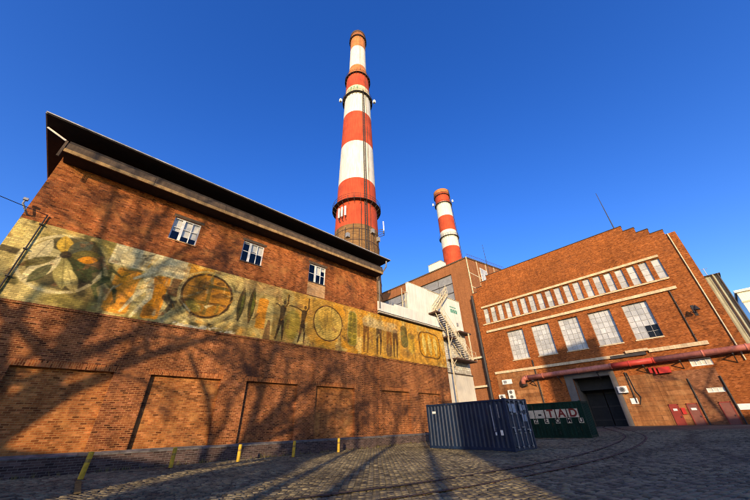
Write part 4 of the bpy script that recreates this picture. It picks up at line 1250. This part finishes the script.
def mast(x, y, z0, z1, label):
    t = thing('antenna_mast', label, 'antenna', (x, y, z0), 'thin antenna masts on the roofs')
    m_ = MB(); m_.tube((x, y, z0), (x, y, z1), 0.09, 0.035, n=6); m_.build('pole', MAT['dark_steel'], t)
    m_ = MB(); m_.box(x-0.3, x+0.3, y-0.3, y+0.3, z0-0.3, z0+0.12); m_.build('foot', MAT['dark_steel'], t)
mast(58.0, 3.0, 28.0, 36.6, 'thin antenna mast on the stepped parapet of the boiler house')
mast(59.5, 26.5, 24.7, 37.3, 'thin antenna mast rising in front of the tall block')

# corrugated tower and pale building on the right
tow = thing('corrugated_tower', 'grey green corrugated metal tower rising behind the right end of the boiler house', 'building', (63, -3, 0.5))
m_ = MB()
pts = []
y = -5.0; k = 0
while y < 1.0:
    pts.append((63.0 + (0.0 if (k//2) % 2 else 0.04), y)); y += 0.09; k += 1
for p, q in zip(pts, pts[1:]): m_.quad((p[0],p[1],0), (p[0],p[1],19.0), (q[0],q[1],19.0), (q[0],q[1],0))
m_.build('corrugated_front', MAT['corrug'], tow)
m_ = MB(); m_.box(63.1, 75, -4.95, 1.0, 0, 18.95); m_.build('core_wall', MAT['corrug'], tow)
for y in (-4.9, -4.4):
    m_ = MB(); m_.tube((62.8, y, 0.5), (62.8, y, 19.1), 0.1); m_.build('edge_pipe', MAT['dark_steel'] if y < -4.5 else MAT['corrug'], tow)
m_ = MB(); m_.box(62.8, 75.2, -5.2, 1.1, 19.0, 19.15); m_.build('roof', MAT['roof_felt'], tow)
m_ = MB(); m_.tube((64, -4.0, 19.1), (64, -4.0, 20.6), 0.04); m_.tube((64,-4.4,20.5),(64,-3.6,20.5),0.03); m_.build('aerial', MAT['grey_metal'], tow)
far = thing('pale_far_building', 'pale storeyed building far off at the right edge of the yard', 'building', (118, -30, 0.5))
FF = Frame((118, 0, 0), (0,-1,0), (-1,0,0))
fh = [(11.5+4.2*i, 14.0+4.2*i, 5.5+3.6*j, 7.4+3.6*j) for i in range(9) for j in range(6)]
m_ = MB(); FF.wall(m_, 10.2, 52, 0, 28.6, fh, 0.3); m_.build('wall', MAT['white_clad'], far)
m_ = MB(); m_.box(118.35, 140, -52, -10.2, 0, 28.5); m_.build('core_wall', MAT['glass_dark'], far)
m_ = MB(); m_.box(117.5, 140, -52.4, -9.9, 28.61, 29.2); m_.build('roof', MAT['white_clad'], far)
for j in range(7):
    m_ = MB(); FF.box(m_, 10.1, 52.1, -0.05, 0.2, 4.4+3.6*j, 4.75+3.6*j); m_.build('floor_band', MAT['cream_steel'], far)

# ------------------------------------------------------------------ chimneys
def gallery(c, z, r, ext, parent, posts=24, h=1.1):
    m_ = MB(); n = 48
    k = [(r-0.05, z-0.08), (r+ext, z-0.08), (r+ext, z), (r-0.05, z)]
    m_.lathe(c, k, n, cap=False)
    g = m_.build('gallery', MAT['dark_steel'], parent)
    m_ = MB()
    for q in range(posts):
        a = 2*math.pi*q/posts
        x, y = c[0]+(r+ext-0.05)*math.cos(a), c[1]+(r+ext-0.05)*math.sin(a)
        m_.tube((x, y, z), (x, y, z+h), 0.035, n=5)
        m_.tube((x, y, z-0.1), (c[0]+r*math.cos(a), c[1]+r*math.sin(a), z-ext*0.9-0.2), 0.05, n=5)
    m_.build('railing_post', MAT['dark_steel'], g)['kind'] = 'stuff'
    for hh in (0.55, h):
        m_ = MB()
        pts = [(c[0]+(r+ext-0.05)*math.cos(2*math.pi*q/n), c[1]+(r+ext-0.05)*math.sin(2*math.pi*q/n), z+hh) for q in range(n+1)]
        for p, q in zip(pts, pts[1:]): m_.tube(p, q, 0.035, n=5, cap=False)
        m_.build('hoop_rail', MAT['rust'], g)
    return g

ch1 = thing('chimney', 'huge red and white banded chimney rising behind the brick hall', 'chimney', (32.2, 39.5, 0), 'power station chimneys')
c1 = (32.2, 39.5)
prof = [(0,5.3),(34.7,4.42),(46.9,4.15),(58.8,3.9),(70.2,3.65),(78.4,3.5),(81.9,3.38),(88.2,3.2),(93.8,2.55),(104.8,2.42),(114.2,2.4)]
def r_at(z, P=None):
    P = P or prof
    for (a, ra), (b, rb) in zip(P, P[1:]):
        if a <= z <= b: return ra + (rb-ra)*(z-a)/(b-a)
    return P[-1][1]
for z0, z1, mt in ((0,34.7,'brick_chim'),(34.7,46.9,'red_paint'),(46.9,58.8,'white_paint'),(58.8,70.2,'red_paint'),(70.2,78.4,'white_paint'),(78.4,81.9,'cream_paint'),(81.9,88.2,'red_paint'),(88.2,93.8,'orange_paint'),(93.8,104.8,'white_paint'),(104.8,114.2,'orange_paint')):
    m_ = MB(); m_.lathe(c1, [(r_at(z0), z0), (r_at(z1), z1)], 64, cap=False); m_.build('shaft_band', MAT[mt], ch1, smooth=True)
m_ = MB(); m_.lathe(c1, [(2.41,113.4),(2.55,113.6),(2.55,114.4),(2.0,114.4),(2.0,112.0)], 48, cap=False); m_.build('rim', MAT['rust'], ch1)
for k in range(12):
    z = 6 + k*2.5
    m_ = MB(); m_.lathe(c1, [(r_at(z)+0.002, z), (r_at(z)+0.06, z), (r_at(z)+0.06, z+0.16), (r_at(z)+0.002, z+0.16)], 48, cap=False); m_.build('hoop', MAT['rust'], ch1)
for z, e in ((40.6, 0.85), (78.2, 0.62), (88.0, 0.5), (111.0, 0.42)): gallery(c1, z, r_at(z), e, ch1)
PH = R(50.8+180)
def on_ch(c, ang, r, z): return (c[0]+r*math.cos(ang), c[1]+r*math.sin(ang), z)
m_ = MB()
for s in (-0.05, 0.05):
    m_.path([on_ch(c1, PH+R(24)+s, r_at(z)+0.2, z) for z in (20, 34, 46, 58, 70, 79.5)], 0.11, n=6)
for k in range(110):
    z = 20+k*0.54; m_.tube(on_ch(c1, PH+R(24)-0.05, r_at(z)+0.2, z), on_ch(c1, PH+R(24)+0.05, r_at(z)+0.2, z), 0.03, n=4)
m_.build('ladder', MAT['dark_steel'], ch1)
m_ = MB(); m_.path([on_ch(c1, PH+R(38), r_at(z)+0.1, z) for z in (20, 34, 46, 58, 70, 88)], 0.05, n=6); m_.path([on_ch(c1, PH+R(16), r_at(z)+0.1, z) for z in (90, 94, 112)], 0.05, n=6)
m_.build('lightning_cable', MAT['rust'], ch1)
for da, z1_ in ((-52, 34.4), (-28, 34), (-8, 34.6), (6, 33.5), (12, 40), (31, 34.5), (45, 34.2)):
    m_ = MB(); m_.path([on_ch(c1, PH+R(da), r_at(z)+0.09, z) for z in (18, 26, z1_)], 0.055, n=5); m_.build('feeder_cable', MAT['dark_steel'], ch1)
for da, z in ((-20, 31.5), (40, 33.0), (62, 32.0)):
    p = on_ch(c1, PH+R(da), r_at(z)+0.25, z); m_ = MB(); m_.box(p[0]-0.3, p[0]+0.3, p[1]-0.3, p[1]+0.3, z, z+0.9); m_.build('equipment_box', MAT['grey_metal'], ch1)
def aerials(ang, r, z, n, c=c1):
    for k in range(n):
        a = ang + (k-(n-1)/2)*0.16
        p = on_ch(c, a, r, z)
        m_ = MB(); m_.obox(p, (p[0], p[1], z+2.3), 0.34, 0.2, (math.cos(a), math.sin(a), 0)); m_.build('panel_aerial', MAT['plate_white'], ch1)
        m_ = MB(); q = on_ch(c, a, r_at(z)-0.1, z+0.4); m_.tube(q, on_ch(c, a, r, z+0.4), 0.06, n=6); q = on_ch(c, a, r_at(z)-0.1, z-1.0); m_.tube(q, on_ch(c, a, r, z-0.4), 0.06, n=6); m_.tube(on_ch(c, a, r, z-0.5), on_ch(c, a, r, z+0.5), 0.07, n=6)
        m_.build('aerial_arm', MAT['dark_steel'], ch1)
aerials(PH-R(36), 4.9, 36.6, 3); aerials(PH+R(84), 5.6, 35.3, 2); aerials(PH-R(100), 5.8, 33.6, 1)
for sgn in (-1, 1):
    p = on_ch(c1, PH+sgn*R(86), 4.65, 78.2)
    m_ = MB(); m_.box(p[0]-0.3, p[0]+0.3, p[1]-0.3, p[1]+0.3, 78.6, 79.6); m_.build('warning_lamp', MAT['plate_white'], ch1)
m_ = MB()
for k in range(7):
    a = PH-R(42)+k*0.13; p = on_ch(c1, a, r_at(79)+0.04, 78.9); q = on_ch(c1, a+0.05*(k % 2*2-1), r_at(81)+0.04, 81.2)
    m_.tube(p, q, 0.07, n=5)
m_.build('painted_marks', MAT['sign_green'], ch1)

ch2 = thing('chimney', 'smaller and farther red and white chimney behind the tall block', 'chimney', (95.0, 55.5, 0), 'power station chimneys')
c2 = (95.0, 55.5)
P2 = [(0,4.1),(62.7,3.5),(78,3.3),(85.6,3.15),(92.5,3.15)]
for z0, z1, mt in ((0,62.7,'red_paint'),(62.7,68.4,'white_paint'),(68.4,70.6,'white_paint'),(70.6,78,'red_paint'),(78,85.6,'white_paint'),(85.6,92.5,'red_paint')):
    m_ = MB(); m_.lathe(c2, [(r_at(z0,P2), z0), (r_at(z1,P2), z1)], 48, cap=False); m_.build('shaft_band', MAT[mt], ch2, smooth=True)
m_ = MB(); m_.lathe(c2, [(3.16,90.6),(3.4,91.0),(3.4,92.6),(2.6,92.6),(2.6,90)], 48, cap=False); m_.build('rim', MAT['orange_paint'], ch2)
for z, e in ((67.6, 0.6), (85.0, 0.6), (89.6, 0.45)): gallery(c2, z, r_at(z,P2), e, ch2)
m_ = MB(); a = R(30.3+180)+R(70)
m_.path([on_ch(c2, a, r_at(z,P2)+0.4, z) for z in (40, 62, 78, 93)], 0.12, n=6); m_.build('ladder', MAT['dark_steel'], ch2)
for sg in (-1, 1):
    p = on_ch(c2, R(210.3)+sg*R(88), 4.3, 85); m_ = MB(); m_.box(p[0]-0.25, p[0]+0.25, p[1]-0.25, p[1]+0.25, 86.2, 87.4); m_.build('warning_lamp', MAT['plate_white'], ch2)
# ------------------------------------------------------------------ containers
CL, CW, CH_ = 6.06, 2.44, 2.59
def text_mesh(txt, size):
    cu = bpy.data.curves.new('letter', 'FONT'); cu.body = txt; cu.size = size; cu.align_x = 'CENTER'; cu.align_y = 'CENTER'; cu.extrude = 0.004; cu.offset = size*0.035
    o = bpy.data.objects.new('letter', cu); C.objects.link(o)
    dg = bpy.context.evaluated_depsgraph_get()
    me = bpy.data.meshes.new_from_object(o.evaluated_get(dg))
    bpy.data.objects.remove(o, do_unlink=True)
    return me

def container(pos, th, paint, label, doors):
    t = thing('shipping_container', label, 'container', pos)
    t.rotation_euler = (0, 0, th)
    W, L, H = CW, CL, CH_
    # local x along the box, long visible side at y = 0, far side at y = -W, near end at x = 0
    fr = MB()
    for x in (0, L-0.13):
        for y in (-0.13, -W): fr.box(x, x+0.13, y, y+0.13, 0.118, H-0.118)
    for y in (-0.11, -W+0.01):
        fr.box(0.13, L-0.13, y, y+0.10, 0.02, 0.17); fr.box(0.13, L-0.13, y, y+0.10, H-0.14, H-0.03)
    for x in (0.01, L-0.11):
        fr.box(x, x+0.10, -W+0.13, -0.13, 0.02, 0.17); fr.box(x, x+0.10, -W+0.13, -0.13, H-0.15, H-0.03)
    lbuild(fr, 'frame', paint, t)
    for x in (-0.006, L-0.172):
        for y in (0.006-0.178, -W-0.006):
            for z in (0.0, H-0.118):
                m_ = MB(); m_.box(x, x+0.178, y, y+0.178, z, z+0.118); lbuild(m_, 'corner_casting', paint, t)
    def corr(a, b, fixed, along, z0, z1, period=0.278, dep=0.045, sgn=1):
        m_ = MB(); n = max(1, int((b-a)/period)); pr = (b-a)/n; P = []
        for k in range(n):
            s = a+k*pr
            P += [(s, 0), (s+pr*0.28, 0), (s+pr*0.5, -dep*sgn), (s+pr*0.78, -dep*sgn)]
        P.append((b, 0))
        for p, q in zip(P, P[1:]):
            f = (lambda s, d, z: (s, fixed+d, z)) if along == 'x' else (lambda s, d, z: (fixed+d, s, z))
            m_.quad(f(p[0], p[1], z0), f(q[0], q[1], z0), f(q[0], q[1], z1), f(p[0], p[1], z1))
        return m_
    lbuild(corr(0.13, L-0.13, -0.03, 'x', 0.17, H-0.14), 'side_panel', paint, t)
    lbuild(corr(0.13, L-0.13, -W+0.03, 'x', 0.17, H-0.14, sgn=-1), 'side_panel', paint, t)
    lbuild(corr(-W+0.13, -0.13, L-0.03, 'y', 0.17, H-0.15), 'end_panel', paint, t)
    m_ = MB(); m_.box(0.05, L-0.05, -W+0.06, -0.06, H-0.07, H-0.035); lbuild(m_, 'roof', paint, t)
    m_ = MB(); m_.box(0.06, L-0.06, -W+0.1, -0.1, 0.10, 0.15); lbuild(m_, 'floor', MAT['rust'], t)
    if doors:
        for k in range(2):
            y1 = -0.14 - k*(W-0.28)/2; y0 = y1-(W-0.28)/2+0.012
            m_ = corr(y0, y1, 0.03, 'y', 0.19, H-0.17, period=0.36, dep=0.04, sgn=-1)
            d = lbuild(m_, 'door', paint, t)
            for f in (0.25, 0.75):
                y = y0+(y1-y0)*f
                m_ = MB(); m_.tube((-0.03, y, 0.10), (-0.03, y, H-0.10), 0.019, n=8)
                for z in (0.16, 0.8, 1.75, H-0.19): m_.box(-0.05, 0.02, y-0.05, y+0.05, z, z+0.07)
                lbuild(m_, 'lock_rod', MAT['grey_metal'], d)
                m_ = MB(); m_.box(-0.07, -0.035, y-0.02, y+0.30, 0.98+0.12*(f > 0.5), 1.02+0.12*(f > 0.5)); lbuild(m_, 'handle', MAT['grey_metal'], d)
            for z in (0.35, 0.95, 1.6, 2.2):
                yy = y1-0.02 if k == 0 else y0-0.02
                m_ = MB(); m_.box(-0.01, 0.03, yy, yy+0.06, z, z+0.12); lbuild(m_, 'hinge', paint, d)
    else:
        lbuild(corr(-W+0.13, -0.13, 0.03, 'y', 0.17, H-0.15, sgn=-1), 'end_panel', paint, t)
    return t
blue = container((18.46, 9.10, 0.03), 1.511, MAT['blue'], 'dark blue corrugated shipping container standing in front of the green one', True)
def plate(t, x0, x1, z0, z1, mat, name, y=0.004, end=False):
    m_ = MB()
    if end: m_.box(-0.012, -0.002, x0, x1, z0, z1)
    else: m_.box(x0, x1, y-0.008, y, z0, z1)
    return lbuild(m_, name, mat, t)
plate(blue, 5.25, 5.55, 2.0, 2.14, MAT['plate_white'], 'data_plate')
plate(blue, 0.98, 1.03, 0.95, 2.3, plain('faint stencil', (0.40,0.42,0.46), 0.7, var=0.5, scale=9), 'stencil_mark')
plate(blue, 0.55, 0.60, 1.6, 2.3, MAT['grey_metal'], 'stencil_mark')
plate(blue, 0.50, 0.66, 0.75, 1.0, MAT['plate_white'], 'data_plate')
plate(blue, 0.90, 1.0, 0.75, 0.9, MAT['plate_white'], 'data_plate')
for a, b, z0, z1 in ((-0.55, -0.25, 1.9, 2.3), (-0.95, -0.62, 1.85, 2.3), (-1.75, -1.45, 1.95, 2.3), (-2.15, -1.85, 2.0, 2.25), (-1.7, -1.55, 1.4, 1.8), (-2.0, -1.8, 1.4, 1.75), (-1.6, -1.45, 0.95, 1.05), (-2.2, -2.0, 0.9, 1.0), (-0.5, -0.35, 0.9, 1.1)):
    plate(blue, a, b, z0, z1, plain('worn door sticker', (0.34,0.38,0.44), 0.6, var=0.5, scale=7), 'door_sticker', end=True)

green = container((30.5, 8.72, 0.19), 1.64, MAT['green'], 'dark green container with lettered cream tiles in front of the gateway', False)
def letter(t, ch, x, z, size, mat, name='letter'):
    me = text_mesh(ch, size)
    me.materials.clear(); me.materials.append(mat)
    o = bpy.data.objects.new(name, me); C.objects.link(o); o.parent = t
    # reads from the visible long side: text x runs towards local -x
    o.location = (x, 0.016, z)
    o.rotation_euler = (R(90), 0, R(180))
    return o
tw_, x_ = 0.86, 0.78
for ch in ('D', 'A', 'T', '-', 'X'):
    plate(green, x_-0.40, x_+0.40, 1.42, 2.04, MAT['plate_cream'], 'letter_tile', y=0.008)
    if ch != 'X':
        letter(green, ch, x_, 1.73, 0.80, MAT['letter_red'] if ch != '-' else MAT['letter_black'])
        plate(green, x_-0.40, x_-0.37, 1.36, 2.06, MAT['letter_red'], 'tile_edge', y=0.012)
    x_ += tw_
x_ = 0.36
for ch in ('U', 'M', 'O', 'Ł', 'Z'):
    plate(green, x_-0.17, x_+0.17, 1.02, 1.38, MAT['plate_cream'], 'letter_tile', y=0.008)
    letter(green, ch, x_, 1.20, 0.42, MAT['letter_black'])
    x_ += 0.86

# ------------------------------------------------------------------ bollards and wire
BL = ['nearest yellow bollard before the plinth at the left edge of the yard', 'second yellow bollard from the left along the brick plinth', 'third yellow bollard from the left along the brick plinth',
      'fourth yellow bollard from the left along the brick plinth', 'rightmost yellow bollard along the brick plinth near the last lit recess']
bx_ = [(1.22, 16.9, 0.86, 0.05), (4.32, 18.25, 0.80, 0.0), (7.24, 18.1, 0.78, -0.01), (10.25, 18.0, 0.80, 0.01), (13.7, 18.45, 0.80, 0.0)]
def bollard(k, x, y, h, lean):
    t = thing('bollard', BL[k], 'bollard', (x, y, 0.0), 'yellow bollards along the plinth')
    m_ = MB(); m_.lathe((0,0), [(0.085,0.0),(0.085,h-0.03),(0.075,h-0.005),(0.03,h)], 16)
    lbuild(m_, 'post', MAT['yellow'], t, smooth=False)
    m_ = MB(); m_.box(-0.15, 0.15, -0.15, 0.15, 0.0, 0.045); lbuild(m_, 'base_plate', MAT['rust'], t)
    m_ = MB(); m_.lathe((0,0), [(0.0865,h*0.62),(0.0865,h*0.74)], 16, cap=False); lbuild(m_, 'worn_band', plain('scraped paint', (0.35,0.22,0.05), 0.8, var=0.6, scale=9), t)
    t.rotation_euler = (0, lean, 0)
for k, b in enumerate(bx_): bollard(k, *b)
wire = MB()
A_ = Vector((-3.82, 19.85, 10.95)); B_ = Vector((-12.2, 16.7, 11.75))
pts = []
for k in range(17):
    t = k/16; p = A_.lerp(B_, t); p.z -= 0.25*4*t*(1-t); pts.append(p)
wire.path(pts, 0.018, n=5)
tag(wire.build('overhead_wire', MAT['black_pipe']), 'thin black wire crossing the sky to the upper left corner of the hall', 'wire')

# ------------------------------------------------------------------ behind the viewpoint: what casts the long shadows
RZ = math.atan2(SY, SX)
def to_xy(t, w): return (t*SX - w*SY, t*SY + w*SX)
def block(name, label, t0, t1, w0, w1, h, mat, storeys, bays, roofname='roof'):
    """a plain block with windows on the side that faces the yard; local x follows the sunlight"""
    o = thing(name, label, 'building', (*to_xy((t0+t1)/2, (w0+w1)/2), 0))
    o.rotation_euler = (0, 0, RZ)
    hx, hy = (t1-t0)/2, (w1-w0)/2
    m_ = MB(); m_.box(-hx, hx, -hy, hy, 0, h-0.3); lbuild(m_, 'wall', mat, o)
    m_ = MB(); m_.box(-hx-0.25, hx+0.25, -hy, hy, h-0.3, h); lbuild(m_, roofname, MAT['roof_felt'], o)
    for i in range(bays):
        for j in range(storeys):
            y = -hy + (i+0.5)*2*hy/bays; z = 1.2 + j*(h-1.5)/storeys
            m_ = MB(); m_.box(hx+0.005, hx+0.06, y-0.7, y+0.7, z, z+1.7); f = lbuild(m_, 'window', MAT['white_frame'], o)
            m_ = MB(); m_.box(hx+0.061, hx+0.075, y-0.6, y+0.6, z+0.1, z+1.6); lbuild(m_, 'pane', MAT['glass_dark'], f)
    return o
block('office_block', 'long brick office block behind the viewpoint whose shadow covers the right yard', -42, -28, -75, -2.9, 17.75, MAT['office'], 4, 18)
block('stair_tower', 'tall brick stair tower of the offices behind the viewpoint', -46, -36, -29.3, -22.7, 32.4, MAT['office'], 8, 2)
block('garage_row', 'low rendered garage row behind the viewpoint on the left', -24, -14, 9.4, 48, 7.1, MAT['render_wall'], 1, 10)

def bare_tree(seed, h, spread=0.55, trunk=0.34, levels=5, lean=0.0, first=1):
    rn = random.Random(seed)
    big_, tw = MB(), MB()
    def grow(p, d, L, r, lv):
        n = 4 if lv == 0 else 3
        q = p.copy(); dd = d.copy()
        for s in range(n):
            nd_ = (dd + Vector((rn.gauss(0,.12), rn.gauss(0,.12), rn.gauss(0.03,.08)))).normalized()
            q2 = q + nd_*(L/n); ra = r*(1-0.55*s/n); rb = r*(1-0.55*(s+1)/n)
            (big_ if lv < 3 else tw).tube(q, q2, ra, rb, n=7 if lv < 2 else (4 if lv < 4 else 3), cap=False)
            q, dd = q2, nd_
            if lv < levels and (lv > 0 or s >= first):
                for c in range(rn.choice((1,2,2)) if lv else rn.choice((2,3))):
                    a = rn.uniform(0, 2*math.pi); o = dd.orthogonal().normalized(); o.rotate(Quaternion(dd, a))
                    ang = rn.uniform(0.45, 1.0)*(1.0 if lv else spread+0.35)
                    cd = (dd*math.cos(ang) + o*math.sin(ang)); cd.z += 0.12
                    grow(q, cd.normalized(), L*rn.uniform(0.48, 0.70), rb*rn.uniform(0.5, 0.72), lv+1)
    grow(Vector((0,0,0)), Vector((lean, lean*0.4, 1)).normalized(), h*0.62, trunk, 0)
    return big_, tw
protos = []
for sd, h, sp, tr, fs in ((5, 17.0, 0.5, 0.50, 1), (9, 20.0, 0.6, 0.55, 1), (14, 24.0, 0.35, 0.34, 3)):
    bg, tw = bare_tree(sd, h, sp, tr, first=fs)
    a = bg.build('trunk', MAT['bark']); b = tw.build('crown', MAT['bark'])
    protos.append((a.data, b.data)); bpy.data.objects.remove(a); bpy.data.objects.remove(b)
for pi, t_, w_, rot, sc, lb in ((2, -22, 1.5, 0.4, 0.92, 'slim bare tree behind the viewpoint nearest to the middle of the yard'), (2, -25, -1.0, 2.0, 0.95, 'slim bare tree behind the viewpoint close to the corner of the office block'),
                                (1, -13, 17.0, 4.0, 1.1, 'tall bare tree behind the viewpoint at the far left'), (0, -12, 12.4, 1.3, 1.15, 'spreading bare tree in front of the garages behind the viewpoint'),
                                (2, 4, -36.0, 3.0, 0.9, 'slim bare tree standing out of view on the right side of the yard'), (2, -23, 4.2, 5.2, 0.9, 'slim bare tree behind the viewpoint beside the rounded evergreen')):
    t = thing('bare_tree', lb, 'tree', (*to_xy(t_, w_), 0), 'bare trees behind the viewpoint')
    t.rotation_euler = (0, 0, rot); t.scale = (sc, sc, sc)
    for nm, me in zip(('trunk', 'crown'), protos[pi]):
        o = bpy.data.objects.new(nm, me); C.objects.link(o); o.parent = t
def evergreen(t_, w_, h, r):
    t = thing('evergreen_tree', 'dense rounded evergreen tree behind the viewpoint', 'tree', (*to_xy(t_, w_), 0))
    rn = random.Random(17); m_ = MB()
    for k in range(9000):
        z = rn.uniform(0.6, h); q = z/h
        rr = r*math.sqrt(max(0.02, 1-max(0, (q-0.55)/0.45)**2))*rn.uniform(0.3, 1.0)**0.5*(0.9+0.2*math.sin(z*2.3))
        a = rn.uniform(0, 6.283); p = Vector((rr*math.cos(a), rr*math.sin(a), z))
        u = Vector((rn.gauss(0,1), rn.gauss(0,1), rn.gauss(0,1))).normalized()*0.22; v = u.orthogonal().normalized()*0.14
        m_.quad(p-u, p+v, p+u, p-v)
    lbuild(m_, 'crown', plain('evergreen leaf', (0.05,0.085,0.03), 0.8, var=0.4), t)
    m_ = MB(); m_.tube((0,0,0), (0,0,h*0.9), 0.2, 0.05); lbuild(m_, 'trunk', MAT['bark'], t)
evergreen(-38, 6.4, 16.5, 1.9)
